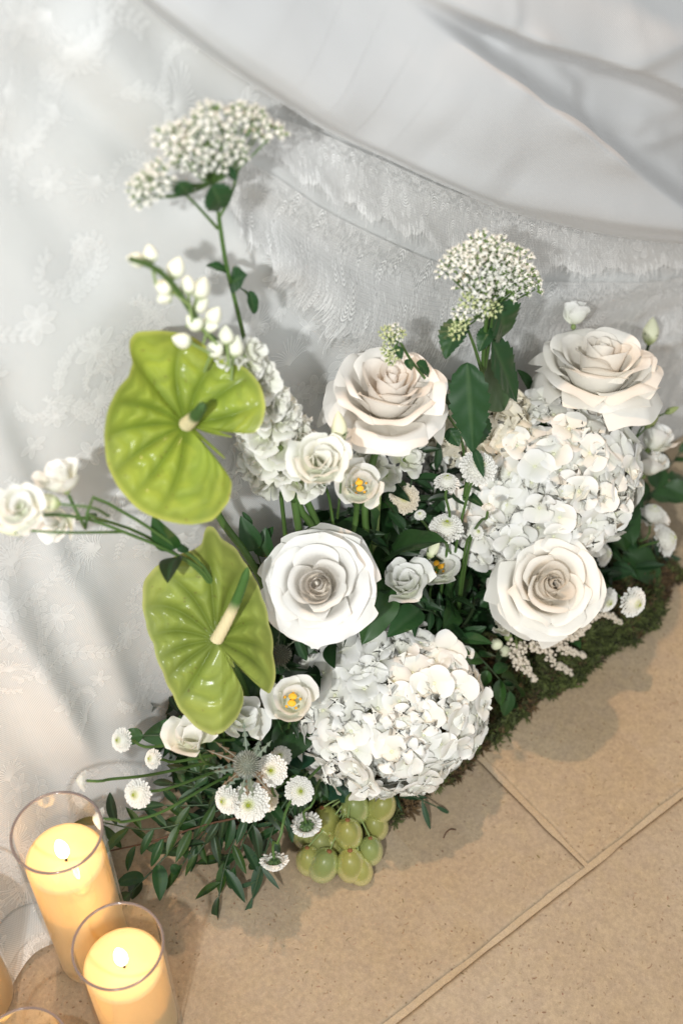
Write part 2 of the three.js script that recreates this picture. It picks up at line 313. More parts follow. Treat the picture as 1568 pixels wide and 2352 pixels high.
function laceBorder(sd) {                                                      // openwork over a feathered, fringed edge; the tile runs along x
  const w = 2048, h = 640, c = document.createElement('canvas'); c.width = w; c.height = h; const x = c.getContext('2d'); seed(sd);
  x.fillStyle = '#060606'; x.fillRect(0, 0, w, h);
  const edge = (px) => h * 0.60 + 34 * Math.sin(px / w * 6.2832 * 3) + 26 * Math.abs(Math.sin(px / w * 3.1416 * 11));
  const wrap = (px, r, fn) => { for (const o of [-w, 0, w]) if (px + o > -r && px + o < w + r) { x.save(); x.translate(o, 0); fn(); x.restore(); } };
  x.save(); x.beginPath(); x.moveTo(0, 0); for (let px = 0; px <= w; px += 8) x.lineTo(px, edge(px)); x.lineTo(w, 0); x.closePath(); x.clip();
  x.fillStyle = '#5a5a5a'; x.fillRect(0, 0, w, h); x.strokeStyle = '#cccccc'; x.lineWidth = 4;
  for (let k = -60; k < 220; k++) { x.beginPath(); x.moveTo(k * 16, 0); x.lineTo(k * 16 + 300, h); x.stroke(); x.beginPath(); x.moveTo(k * 16, 0); x.lineTo(k * 16 - 300, h); x.stroke(); }
  for (let k = 0; k < 520; k++) { const px = rnd() * w, py = rnd() * h * 0.7, l = rr(20, 60), a = rr(-0.5, 0.9) + 1.2, q = rr(-18, 18), lw = rr(3, 8), al = rr(0.4, 0.9); wrap(px, 80, () => { x.strokeStyle = `rgba(245,245,245,${al})`; x.lineWidth = lw; x.beginPath(); x.moveTo(px, py); x.quadraticCurveTo(px + Math.cos(a) * l * 0.5 + q, py + Math.sin(a) * l * 0.5, px + Math.cos(a) * l, py + Math.sin(a) * l); x.stroke(); }); }
  for (let k = 0; k < 15; k++) {
    const px = (k + rr(0.2, 0.8)) / 15 * w, py = rr(h * 0.18, h * 0.46), a0 = rr(0, 6), n = 3 + Math.floor(rnd() * 5), r0 = rr(22, 40), st = rr(15, 21), sw = rr(1.6, 3.4);
    wrap(px, 220, () => { for (let i = 0; i < n; i++) { const r = r0 + i * st; x.strokeStyle = '#f4f4f4'; x.lineWidth = 8; x.beginPath(); x.ellipse(px, py, r * 0.8, r, 0.4, a0 + i * 0.08, a0 + sw); x.stroke(); x.strokeStyle = '#1c1c1c'; x.lineWidth = 5; x.setLineDash([16, 9]); x.beginPath(); x.ellipse(px, py, r * 0.8 + st * 0.4, r + st * 0.5, 0.4, a0 + 0.1, a0 + sw - 0.1); x.stroke(); x.setLineDash([]); } });
  }
  for (let px = 0; px < w; px += 27) { const y = 38 + 22 * Math.sin(px * 0.0184) + rr(-8, 8); x.fillStyle = '#161616'; x.beginPath(); x.ellipse(px, y, 6, rr(11, 20), rr(-0.4, 0.4), 0, 7); x.fill(); x.beginPath(); x.ellipse(px + 13, y + 44, 5, rr(8, 15), rr(-0.5, 0.5), 0, 7); x.fill(); }
  x.restore();
  for (let k = 0; k < 330; k++) { const px = rnd() * w, y0 = edge(px) - rr(20, 100), l = rr(50, 120), q = rr(8, 34), lw = rr(3, 6.5); wrap(px, 90, () => { x.strokeStyle = `rgba(245,245,245,.75)`; x.lineWidth = lw; x.lineCap = 'round'; x.beginPath(); x.moveTo(px, y0); x.quadraticCurveTo(px + q, y0 + l * 0.5, px + q * 0.2 - 14, y0 + l); x.stroke(); }); }
  const t = new THREE.CanvasTexture(c); t.wrapS = THREE.RepeatWrapping; t.wrapT = THREE.ClampToEdgeWrapping; return t;
}
const clothMat = {
  liner: std([0.80, 0.812, 0.81], 0.62, { specularIntensity: 0.12, sheen: 0.4, sheenRoughness: 0.5, sheenColor: new THREE.Color(1, 1, 1) }),
  satin: std([0.68, 0.69, 0.70], 0.6, { specularIntensity: 0.2, sheen: 0.5, sheenRoughness: 0.45, sheenColor: new THREE.Color(1, 1, 1), transmission: 0.12, thickness: 0 }),
};
{
  const wv = document.createElement('canvas'); wv.width = wv.height = 256; const x = wv.getContext('2d'), im = x.createImageData(256, 256);
  for (let j = 0; j < 256; j++) for (let i = 0; i < 256; i++) { const k = 128 + 60 * Math.sin(i * Math.PI / 4) * Math.sin(j * Math.PI / 4) + 50 * (hash2(i, j) - 0.5); const q = (j * 256 + i) * 4; im.data[q] = im.data[q + 1] = im.data[q + 2] = k; im.data[q + 3] = 255; }
  x.putImageData(im, 0, 0); const t = new THREE.CanvasTexture(wv); t.wrapS = t.wrapT = THREE.RepeatWrapping;
  clothMat.satin.bumpMap = t; clothMat.satin.bumpScale = 0.00035; 
  const lace = laceMotifs(2048, 91, '#707070');
  const laceMat = (map, c) => new THREE.MeshPhysicalMaterial({ color: new THREE.Color().setRGB(...c), alphaMap: map, transparent: true, roughness: 0.6, side: THREE.DoubleSide, bumpMap: map, bumpScale: 0.0004, specularIntensity: 0.12 });
  const drape = thing('lace_tablecloth', 'sheer white lace skirt over pale lining, hanging behind the flowers and spreading under the candles', 'tablecloth', uvw(0.2, 0, 0));
  const U0 = -0.62, U1 = 1.3, TOP = 0.86;
  const shape = (u, y, off) => {                                               // y runs past TOP onto the table top, below 0 onto the floor
    if (y > TOP) { const b = y - TOP; return uvw(u, TOP + off, skirt(u, TOP) - b); }
    if (y < 0) { const b = -y; const w0 = skirt(u, 0); return uvw(u, 0.004 + off * 0.7 + 0.010 * Math.max(0, Math.sin(u * 46 + b * 30)) * smooth(0, 0.03, b) * Math.exp(-b * 9), w0 + off * 0.4 + b); }
    return uvw(u, y + 0.004, skirt(u, y) + off * (0.6 + 0.4 * Math.sin(u * 31 + y * 12)));
  };
  const foot = (u) => -0.046 * smooth(0.24, 0.10, u) - 0.002;
  const sheet = (off, nu, nv, y1) => grid(nu, nv, (a, b) => { const u = lerp(U0, U1, a), y = lerp(foot(u) * (off > 0 ? 1 : 0.72), y1, b), p = shape(u, y, off).sub(drape.position); return [p.x, p.y, p.z, 1, 1, 1, u / 0.34 + 0.13 * y, y / 0.34 - 0.35 * u]; });
  part('lining', sheet(0, 430, 250, 1.3), clothMat.liner, drape);
  part('lace_overlay', sheet(0.007, 430, 250, 0.86), laceMat(lace, [0.86, 0.872, 0.866]), drape);
  const bTex = laceBorder(17), bTex2 = laceBorder(53);
  const strip = (name, top, bot, off, tex, len, v0 = 0, v1 = 1, liftBottom = 0.006) => {
    const ct = new THREE.CatmullRomCurve3(top.map(([x, y]) => V(...plane(x, y), 0))), cb = new THREE.CatmullRomCurve3(bot.map(([x, y]) => V(...plane(x, y), 0)));
    const L = ct.getLength();
    return part(name, grid(150, 16, (a, b) => { const p = ct.getPoint(a).lerp(cb.getPoint(a), 1 - b), q = uvw(p.x, p.y + 0.004, skirt(p.x, p.y) + off + liftBottom * (1 - b) + 0.0025 * Math.sin(a * 60 + b * 5) * (1 - b)).sub(drape.position); return [q.x, q.y, q.z, 1, 1, 1, a * L / len, lerp(v0, v1, b)]; }), laceMat(tex, [0.88, 0.885, 0.88]), drape);
  };
  strip('lace_border', [[540, 262], [680, 310], [784, 345], [884, 385], [1034, 450], [1134, 482], [1259, 505], [1434, 518], [1640, 508], [1900, 475]], [[556, 310], [640, 440], [770, 545], [890, 600], [1010, 650], [1120, 690], [1259, 690], [1434, 680], [1640, 660], [1900, 620]], 0.021, bTex, 0.19);
  strip('lace_border', [[500, 370], [640, 425], [760, 505], [880, 565], [1010, 620], [1140, 655], [1300, 660], [1500, 652], [1700, 630], [1900, 605]], [[502, 450], [590, 690], [680, 830], [770, 930], [900, 950], [1040, 900], [1200, 880], [1400, 860], [1640, 820], [1900, 780]], 0.013, bTex2, 0.21);
  // fringed hem lying on the floor
  {
    const g = grid(160, 8, (a, b) => { const u = lerp(-0.55, 0.30, a), y = foot(u) + 0.012 - 0.026 * (1 - b) * smooth(0.30, 0.1, u), p = shape(u, y, 0.005).sub(drape.position); return [p.x, p.y, p.z, 1, 1, 1, u / 0.22, lerp(0.0, 0.42, b)]; });
    part('lace_border', g, laceMat(bTex, [0.86, 0.86, 0.85]), drape);
  }
  // the smooth swag over it, bunched to the right
  const swag = thing('satin_drape', 'smooth white fabric swag folded in long diagonals across the upper right', 'drape', uvw(0.5, 0.7, 0.02));
  const hem = new THREE.CatmullRomCurve3([[250, -60], [340, 20], [450, 110], [560, 195], [700, 285], [784, 335], [884, 378], [1034, 444], [1134, 488], [1259, 520], [1434, 538], [1600, 530], [1900, 500]].map(([x, y]) => V(...plane(x, y), 0)));
  const ws = (u, y, b) => Math.max(-0.05 * y + 0.021 + relief(satinFolds, u, y) + 0.003 * fbm(u * 14 + y * 9, y * 10, 3), -0.2) - 0.022 * Math.pow(1 - Math.min(1, b * 9), 3);
  part('fabric', grid(420, 220, (a, b) => {
    const h = hem.getPoint(a), t = Math.pow(b, 1.25), yTop = 1.15, y = lerp(h.y, yTop, t); let u = h.x, p;
    if (y > TOP) p = uvw(u, TOP + 0.012, ws(u, TOP, 1) - (y - TOP)); else p = uvw(u, y + 0.004, ws(u, y, t * 5));
    p.sub(swag.position); return [p.x, p.y, p.z, 1, 1, 1, u / 0.06, y / 0.06];
  }), clothMat.satin, swag);
}
// ------------------------------------------------------------------ candles in glass cylinders
{
  const wax = (c, tr) => new THREE.MeshPhysicalMaterial({ color: new THREE.Color().setRGB(...c), roughness: 0.6, transmission: tr, thickness: 0, side: THREE.DoubleSide, specularIntensity: 0.4 });
  const waxMat = wax([0.84, 0.67, 0.38], 0.40);
  const glass = new THREE.MeshPhysicalMaterial({ color: 0xffffff, roughness: 0.02, transmission: 1, thickness: 0, ior: 1.5, side: THREE.DoubleSide });
  const rimMat = new THREE.MeshPhysicalMaterial({ color: new THREE.Color().setRGB(0.30, 0.24, 0.22), roughness: 0.12, transmission: 0.35, thickness: 0.004, ior: 1.5 });
  const flameMat = new THREE.MeshStandardMaterial({ color: 0x000000, emissive: new THREE.Color(1, 0.86, 0.60), emissiveIntensity: 9 });
  const ledMat = new THREE.MeshStandardMaterial({ color: 0x111111, emissive: new THREE.Color(1, 0.6, 0.2), emissiveIntensity: 1.2 });
  const waxCore = std([0.62, 0.52, 0.36], 0.8);
  const wickMat = std([0.02, 0.015, 0.01], 0.8);
  const candle = (label, base, h, drop, lean, lum = 1) => {
    const g = thing('candle', label, 'candle', base); const R = 0.0344, rw = 0.0312, top = h - drop;
    const lathe = (pts, n = 72) => new THREE.LatheGeometry(pts.map(([a, b]) => new THREE.Vector2(a, b)), n);
    const gl = part('glass_cylinder', lathe([[0.0001, 0.0015], [R * 0.8, 0.0015], [R - 0.003, 0.002], [R - 0.0006, 0.005], [R, 0.012], [R, h * 0.5], [R, h - 0.001]]), glass, g);
    part('rim', new THREE.TorusGeometry(R - 0.0002, 0.00115, 10, 90), rimMat, gl, V(0, h - 0.001, 0), new THREE.Quaternion().setFromAxisAngle(V(1, 0, 0), Math.PI / 2));
    const body = part('wax', lathe([[0.0001, top - 0.0032], [0.004, top - 0.0034], [rw * 0.35, top - 0.0031], [rw * 0.62, top - 0.0020], [rw * 0.78, top - 0.0002], [rw * 0.9, top + 0.0016], [rw * 0.97, top + 0.0012], [rw, top - 0.001], [rw, top - 0.02], [rw, h * 0.3], [rw, 0.006], [rw - 0.002, 0.004], [0.0001, 0.004]]), waxMat, g);
    part('lamp_base', new THREE.CylinderGeometry(rw - 0.0015, rw - 0.0015, top - 0.062, 40), waxCore, body, V(0, (top - 0.062) / 2 + 0.006, 0));
    part('wick', tube([V(0, top - 0.004, 0), V(0.0004, top + 0.004, 0)], 0.0012, 0.001), wickMat, body);
    const fl = part('flame', lathe([[0.0001, 0], [0.0019, 0.0012], [0.0036, 0.005], [0.0040, 0.009], [0.0033, 0.014], [0.0018, 0.0185], [0.0001, 0.021]], 24), flameMat, g, V(0.0003, top + 0.003, 0), new THREE.Quaternion().setFromEuler(new THREE.Euler(lean[0], 0, lean[1])), 1.3);
    const l1 = new THREE.PointLight(new THREE.Color(1, 0.58, 0.29), 0.0066 * lum, 3, 2); l1.castShadow = true; l1.shadow.radius = 0.4; l1.position.set(0, 0.010, 0); fl.add(l1);
    part('lamp', new THREE.SphereGeometry(0.003, 12, 8), ledMat, body, V(0, top - 0.018, 0));
    const l2 = new THREE.PointLight(new THREE.Color(1, 0.64, 0.24), 0.0040, 1, 2); l2.castShadow = true; l2.shadow.radius = 0.3; l2.position.set(0, top - 0.018, 0); body.add(l2);
    return g;
  };
  const foot = (x, y, h) => { const p = G(x, y, h); p.y = 0; return p; };
  candle('tallest glowing pillar candle in a glass cylinder, beside the hem of the lace', foot(130.5, 1909, 0.211), 0.211, 0.042, [0.05, 0.05]);
  candle('shorter glowing pillar candle in a glass cylinder, standing nearest the bare tiles', foot(270.7, 2170, 0.151), 0.151, 0.036, [0.03, 0.06]);
  candle('glowing pillar candle at the left edge, only the right side of its body in view', foot(-160, 2085, 0.17), 0.17, 0.036, [0, 0], 2.2);
  candle('candle of which only the glass rim shows, in the bottom left corner', foot(52, 2420, 0.12), 0.12, 0.05, [0, 0]);
}

// ------------------------------------------------------------------ bed: moss and foam under the flowers
const bedAt = (u, w, y = 0.05) => uvw(u, y, w);
{
  seed(77);
  const bed = thing('moss_bed', 'low bank of olive and brown moss along the foot of the flowers', 'moss', uvw(0.55, 0, 0.1));
  const u0 = 0.29, u1 = 0.86;
  const wf = (u) => 0.182 + 0.022 * fbm(u * 16, 2.2, 3) - 0.07 * smooth(0.42, 0.29, u) - 0.03 * smooth(0.78, 0.87, u);
  const surf = (u, k) => { const w = lerp(0.0, wf(u), k), e = Math.pow(Math.max(0, 1 - Math.pow(k * 2 - 1, 4)), 0.6), ends = smooth(u0, u0 + 0.05, u) * smooth(u1, u1 - 0.05, u); return uvw(u, 0.002 + 0.062 * e * ends * (0.8 + 0.5 * fbm(u * 26, k * 5, 3)), w); };
  part('soil', grid(140, 24, (a, b) => { const p = surf(lerp(u0, u1, a), b).sub(bed.position), n = 0.5 + fbm(a * 90, b * 14, 3); return [p.x, p.y, p.z, 0.028 * (0.5 + n), 0.022 * (0.5 + n), 0.010 * (0.5 + n)]; }), M.vert, bed);
  const strand = (sd) => { seed(sd); const gs = []; for (let k = 0; k < 9; k++) { const a = rnd() * 6.28, l = rr(0.004, 0.011), o = V(Math.cos(a) * 0.6, rr(0.2, 1), Math.sin(a) * 0.6).normalize(), s = V(-o.z, 0, o.x).normalize().multiplyScalar(rr(0.0004, 0.0008)), m = o.clone().multiplyScalar(l * 0.6).add(V(0, 0.0015, 0)), e = o.clone().multiplyScalar(l); e.y -= l * 0.12; gs.push(geom([s.x, 0, s.z, -s.x, 0, -s.z, m.x + s.x, m.y, m.z + s.z, m.x - s.x, m.y, m.z - s.z, e.x, e.y, e.z], [0, 1, 2, 1, 3, 2, 2, 3, 4])); } return mergeGeometries(gs); };
  for (let v = 0; v < 3; v++) {
    const n = 5200, m = new THREE.InstancedMesh(strand(400 + v), std([1, 1, 1], 0.8, { transmission: 0.1, thickness: 0 }), n); m.name = 'moss'; stuff(m); seed(900 + v);
    const mt = new THREE.Matrix4(), c = new THREE.Color();
    for (let k = 0; k < n; k++) {
      const u = rr(u0 + 0.01, u1 + 0.005), kk = Math.pow(rnd(), 0.6) * 1.03, p = surf(u, Math.min(kk, 1)); if (kk > 1) p.addScaledVector(NRM, rr(0, 0.012)); p.sub(bed.position); p.y += rr(-0.001, 0.003);
      mt.compose(p, new THREE.Quaternion().setFromEuler(new THREE.Euler(rr(-0.7, 0.7), rnd() * 6.28, rr(-0.7, 0.7))), V(1, 1, 1).multiplyScalar(rr(0.6, 1.5)));
      m.setMatrixAt(k, mt); const d = fbm(u * 30, kk * 6, 3) + rr(-0.35, 0.35), q = rr(0.5, 1.4);
      d > -0.02 ? c.setRGB(0.10 * q, 0.06 * q, 0.022 * q) : c.setRGB(0.075 * q, 0.095 * q, 0.02 * q); m.setColorAt(k, c);
    }
    bed.add(m);
  }
}

// ------------------------------------------------------------------ roses
const ROSE_IN = [0.93, 0.84, 0.74], ROSE_OUT = [0.92, 0.915, 0.895], ROSE_DEEP = [0.90, 0.875, 0.80];
const mixc = (a, b, t) => [lerp(a[0], b[0], t), lerp(a[1], b[1], t), lerp(a[2], b[2], t)];
const roseCore = std([0.90, 0.84, 0.75], 0.7);
const sepalG = leaf({ L: 0.026, Wd: 0.0045, shape: 'lance', bend: 1.2, c: [0.07, 0.14, 0.04] });
function bloomStem(name, label, cat, c, dir, stemPts, r, group, mat = M.stem) {
  const pts = [c.clone().addScaledVector(dir, -0.006), c.clone().addScaledVector(dir, -0.035), ...stemPts], base = pts[pts.length - 1];
  const g = thing(name, label, cat, base, group); part('stem', tube(rel(pts, g), r, r * 1.15), mat, g); return g;
}
function rose(label, c, dir, roll, R, sd, stem, o = {}) {
  const g = bloomStem('rose', label, 'rose', c, dir, stem, 0.0032); seed(sd);
  const q0 = turn(dir, roll), core = part('receptacle', xf(new THREE.SphereGeometry(0.5, 14, 10), V(0, 0, 0), null, V(R * 0.50, R * 1.02, R * 0.50)), roseCore, g, c.clone().sub(g.position), q0);
  const N = 30, spread = o.spread ?? 1, tint = o.tint ?? [1, 1, 1];
  for (let i = 0; i < N; i++) {
    const q = i / (N - 1), k = R * (0.025 + 0.975 * Math.pow(q, 0.92)) * (q > 0.72 ? rr(0.94, 1.13) : 1), out = smooth(0.62, 0.95, q), shut = 1 - smooth(0.0, 0.3, q);
    const Hr = R * (0.90 + 0.06 * Math.sin(Math.PI * Math.min(1, q * 1.25)) - 0.52 * Math.pow(q, 2.6) * spread + rr(-0.04, 0.04));
    const P = [[R * 0.02, R * 0.05 * shut], [lerp(k * 0.85 + R * 0.06, R * 0.48, out), lerp(R * 0.05, 0, out)], [lerp(k * 0.94 + R * 0.02, R * 0.72, out), lerp(Hr * 0.80, Hr * 0.70, out)], [k * lerp(1, 0.8, shut) + R * lerp(0.0, 0.09, smooth(0.05, 0.4, q)) - R * 0.07 * out, Hr - R * 0.02 * (1 - shut) - R * 0.10 * out * spread]];
    const wd = R * (0.24 + 0.58 * Math.pow(q, 0.8)) * rr(0.92, 1.12), Rc = Math.max(R * 0.07, lerp(k * 1.05, R * 1.15, out));
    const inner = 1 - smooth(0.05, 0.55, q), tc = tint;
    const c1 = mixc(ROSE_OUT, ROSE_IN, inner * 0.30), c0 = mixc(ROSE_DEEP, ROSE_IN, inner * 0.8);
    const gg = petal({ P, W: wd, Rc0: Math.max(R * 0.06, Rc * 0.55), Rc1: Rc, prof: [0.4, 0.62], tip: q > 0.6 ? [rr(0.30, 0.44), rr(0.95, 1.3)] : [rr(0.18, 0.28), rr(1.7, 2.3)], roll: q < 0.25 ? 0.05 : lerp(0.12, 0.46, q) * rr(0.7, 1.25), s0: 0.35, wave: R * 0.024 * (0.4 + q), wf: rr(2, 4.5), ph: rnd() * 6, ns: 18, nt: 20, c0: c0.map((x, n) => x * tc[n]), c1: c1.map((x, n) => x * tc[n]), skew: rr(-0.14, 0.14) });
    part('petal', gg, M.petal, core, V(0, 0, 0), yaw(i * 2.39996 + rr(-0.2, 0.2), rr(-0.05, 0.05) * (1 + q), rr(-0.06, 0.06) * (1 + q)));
  }
  for (let k = 0; k < 5; k++) part('sepal', sepalG, M.leaf, core, V(0, -R * 0.1, 0), new THREE.Quaternion().setFromEuler(new THREE.Euler(1.9 + rr(-0.2, 0.3), k * 1.2566, 0, 'YXZ')));
  return g;
}
rose('large open white rose facing the viewer, right of the lower green anthurium', W(735, 1345, 0.105), cd(-0.06, 0.10, 1), 0.4, 0.0475, 11, [W(740, 1450, 0.08), bedAt(0.44, 0.08)]);
rose('blush white rose below the lace, tilted upwards, above the two small lisianthus blooms', W(884, 946, 0.062), cd(0.12, 0.62, 0.78), 2.2, 0.0500, 23, [W(850, 1080, 0.06), W(838, 1160, 0.07), bedAt(0.50, 0.08)], { tint: [1.0, 0.975, 0.95] });
rose('ivory rose at the top right, seen from below its tilted rim', W(1362, 905, 0.085), cd(0.06, 0.80, 0.60), 1.2, 0.0600, 37, [W(1325, 1000, 0.075), bedAt(0.70, 0.07)], { tint: [1, 0.985, 0.95] });
rose('cream rose with swept back petals low on the right, under the upper hydrangea', W(1247, 1350, 0.170), cd(0.10, 0.14, 1), 3.3, 0.0510, 59, [W(1245, 1430, 0.11), bedAt(0.66, 0.08)], { tint: [1, 0.985, 0.95] });

// ------------------------------------------------------------------ hydrangeas
const hyPetal = (() => { seed(5); return bank(8, (k) => { const L = rr(0.0135, 0.0165), b = rr(-0.25, 0.5); return petal({ P: [[0.0008, 0], [L * 0.3, L * 0.10 + b * 0.001], [L * 0.7, L * (0.14 + b * 0.1)], [L, L * (b * 0.4)]], W: L * rr(0.56, 0.66), Rc0: L * rr(0.9, 2), Rc1: L * rr(1.2, 4) * (k % 3 ? 1 : -1), prof: [0.22, 0.55], tip: [0.42, 2.4], roll: rr(-0.1, 0.14), wave: L * rr(0.03, 0.08), wf: rr(2, 4), ph: rnd() * 6, ns: 8, nt: 8, c0: [0.80, 0.80, 0.68], c1: [0.92, 0.917, 0.90] }); }); })();
const hyBead = new THREE.SphereGeometry(0.0016, 8, 6);
const hyBeadMat = std([0.68, 0.70, 0.50], 0.6);
function hydrangea(label, c, dir, ax, n, sd, stem, tint = null) {
  const g = bloomStem('hydrangea', label, 'hydrangea', c, dir, stem, 0.0042); seed(sd);
  const q0 = turn(dir), mat = tint ? std(tint, 0.62, { vertexColors: true, transmission: 0.22, thickness: 0 }) : M.petal, o = c.clone().sub(g.position);
  part('flower_stalks', grid(20, 14, (a, b) => { const t = b * 2.6, p = a * 6.2832, r = 0.62 * (1 + 0.10 * fbm(a * 9, b * 9, 2)); return [Math.sin(t) * Math.cos(p) * ax[0] * r, Math.cos(t) * ax[1] * r, Math.sin(t) * Math.sin(p) * ax[2] * r]; }), std([0.34, 0.36, 0.20], 0.8), g, o, q0);
  const inner = Math.round(n * 0.36);
  for (let kk = 0; kk < n + inner; kk++) {                                     // the outer florets, and those that show through the gaps
    const deep = kk >= n, k = deep ? (kk - n) * n / inner : kk, y = 1 - 1.42 * (k + 0.5) / n, r = Math.sqrt(1 - y * y), a = k * 2.39996 + rr(-0.25, 0.25);
    const d = V(Math.cos(a) * r, y, Math.sin(a) * r), bump = 1 + 0.10 * fbm(d.x * 2.6 + sd, d.z * 2.6 + d.y, 2) + rr(-0.09, 0.05) - (deep ? 0.13 : 0);
    const p = V(d.x * ax[0], d.y * ax[1], d.z * ax[2]).multiplyScalar(bump), nrm = V(d.x / ax[0], d.y / ax[1], d.z / ax[2]).normalize().add(V(rr(-1, 1), rr(-0.7, 1), rr(-1, 1)).multiplyScalar(0.42)).normalize();
    const f = part('floret', hyBead, hyBeadMat, g, p.applyQuaternion(q0).add(o), q0.clone().multiply(turn(nrm, rnd() * 6.28)), rr(1.02, 1.36));
    for (let j = 0; j < 4; j++) part('petal', pick(hyPetal), mat, f, V(0, (j % 2) * 0.0006, 0), yaw(j * Math.PI / 2 + rr(-0.16, 0.16), 0, rr(-0.12, 0.34)));
  }
  return g;
}
hydrangea('full white hydrangea head low in the middle, above the grapes', W(885, 1622, 0.150), cd(0.04, 0.25, 1), [0.087, 0.062, 0.075], 160, 3, [bedAt(0.5, 0.09)]);
hydrangea('full white hydrangea head under the top right rose', W(1218, 1100, 0.092), cd(0.04, 0.32, 1), [0.096, 0.064, 0.082], 170, 8, [W(1180, 1280, 0.06), bedAt(0.64, 0.07)]);
hydrangea('cream hydrangea head half hidden behind the dark serrated leaves', W(1112, 985, 0.050), cd(-0.1, 0.6, 0.8), [0.042, 0.034, 0.040], 46, 21, [W(1110, 1100, 0.05), bedAt(0.60, 0.05)], [1, 0.94, 0.82]);

// ------------------------------------------------------------------ lisianthus: ruffled cups
const LIS0 = [0.76, 0.79, 0.60], LIS1 = [0.92, 0.915, 0.90];
function lisBloom(parent, pos, dir, R, o = {}) {
  R *= 1.22; const { n = 9, open = 0.8, roll = rnd() * 6, heart = true, tint = [1, 1, 1], swirl = 1 } = o;
  const core = part('calyx', xf(new THREE.SphereGeometry(0.5, 10, 8), V(0, -R * 0.12, 0), null, V(R * 0.26, R * 0.3, R * 0.26)), M.stemPale, parent, pos, turn(dir, roll));
  for (let i = 0; i < n; i++) {
    const q = n > 1 ? i / (n - 1) : 1, k = R * lerp(heart ? 0.34 + 0.2 * open : 0.10, 0.98, Math.pow(q, 0.9)) * lerp(0.62, 1, open), H = R * lerp(1.18, 0.95, open) * lerp(1.06, 1 - 0.28 * open, q);
    const P = [[R * 0.04, 0], [k * 0.9, R * 0.02], [k * 0.92, H * 0.6], [k * (1 + 0.18 * open * q), H]];
    part('petal', petal({ P, W: R * rr(0.55, 0.72), Rc0: Math.max(0.3 * R, k * 0.6), Rc1: Math.max(0.35 * R, k * rr(0.95, 1.25)), prof: [0.3, 0.6], tip: [rr(0.16, 0.3), rr(1.9, 2.8)], roll: rr(0.06, 0.32) * (0.4 + open), s0: 0.3, wave: R * rr(0.03, 0.07), wf: rr(2, 4.5), ph: rnd() * 6, ns: 12, nt: 11, c0: LIS0.map((x, n2) => x * tint[n2]), c1: LIS1.map((x, n2) => x * tint[n2]), skew: 0.18 * swirl }), M.petal, core, V(0, 0, 0), yaw(i * 2.39996 + rr(-0.15, 0.15), 0, rr(-0.06, 0.06)));
  }
  if (heart) {
    const pg = []; pg.push(xf(new THREE.SphereGeometry(0.5, 10, 8), V(0, R * 0.34, 0), null, V(R * 0.22, R * 0.5, R * 0.22)));
    part('pistil', mergeGeometries(pg), std([0.12, 0.22, 0.03], 0.6), core);
    part('stigma', mergeGeometries([0, 1].map((s) => xf(new THREE.SphereGeometry(0.5, 10, 8), V(R * 0.11 * (s ? 1 : -1), R * 0.68, 0), null, V(R * 0.22, R * 0.12, R * 0.28)))), M.anther, core);
    const st = []; for (let k = 0; k < 5; k++) { const a = k * 1.2566; st.push(xf(new THREE.SphereGeometry(0.5, 8, 6), V(Math.cos(a) * R * 0.26, R * rr(0.42, 0.55), Math.sin(a) * R * 0.26), null, V(R * 0.1, R * 0.16, R * 0.1))); }
    part('stamens', mergeGeometries(st), M.anther, core);
  }
  return core;
}
function budGeo(L, r, c0 = [0.35, 0.45, 0.16], c1 = [0.76, 0.78, 0.56]) { return grid(12, 12, (a, b) => { const t = b, w = r * Math.pow(Math.sin(Math.PI * Math.pow(clamp(t * 0.985 + 0.012), 0.8)), 0.75) * (1 + 0.12 * Math.sin(a * 6.2832 * 3 + t * 5) * t), p = a * 6.2832 + t * 1.1; return [Math.cos(p) * w, t * L, Math.sin(p) * w, ...mixc(c0, c1, smooth(0, 0.35, t))]; }); }
const calyxLeafG = leaf({ L: 0.012, Wd: 0.0014, shape: 'lance', bend: -0.5, c: [0.10, 0.19, 0.06] });
function bud(parent, pos, dir, L, r, c0, c1) {
  const m = part('bud', budGeo(L, r, c0, c1), M.vert, parent, pos, turn(dir, rnd() * 6));
  for (let k = 0; k < 4; k++) part('sepal', calyxLeafG, M.leaf, m, V(0, 0, 0), new THREE.Quaternion().setFromEuler(new THREE.Euler(0.5, k * 1.57, 0, 'YXZ')), L / 0.022);
  return m;
}
function lisianthus(label, c, dir, R, stem, sd, o = {}) {
  seed(sd); const g = bloomStem('lisianthus', label, 'lisianthus', c, dir, stem, o.sr ?? 0.0012, undefined, M.stem); lisBloom(g, c.clone().sub(g.position), dir, R, o);
  for (const b of o.buds ?? []) { const p = b[0]; part('stem', tube(rel([p, p.clone().addScaledVector(b[1], -0.02), b[4] ?? stem[0]], g), 0.0009, 0.0011), M.stem, g); bud(g, p.clone().sub(g.position), b[1], b[2], b[3], b[5], b[6]); }
  for (const l of o.leaves ?? []) part('leaf', l[0], M.leaf, g, l[1].clone().sub(g.position), l[2], l[3] ?? 1);
  return g;
}
const ov = (sd, o = {}) => { seed(sd); return bank(4, () => leaf({ L: 1, Wd: 0.26, bend: rr(0.1, 0.9), fold: rr(0.1, 0.35), twist: rr(-0.4, 0.4), c: [rr(0.016, 0.045), rr(0.055, 0.105), rr(0.016, 0.034)], rib: [0.06, 0.13, 0.05], nt: 14, ns: 6, vein: 0.03, ...o })); };
const OVATE = ov(61, { Wd: 0.24 }), LANCE = ov(62, { shape: 'lance', Wd: 0.14, fold: 0.45 }), SLIM = ov(63, { shape: 'lance', Wd: 0.09, c: [0.04, 0.095, 0.045] }), BROAD = ov(64, { Wd: 0.34, c: [0.045, 0.12, 0.03], nt: 20, ns: 10, wave: 0.06 }), PALE = ov(65, { Wd: 0.33, c: [0.06, 0.15, 0.05], nt: 18, ns: 8 });
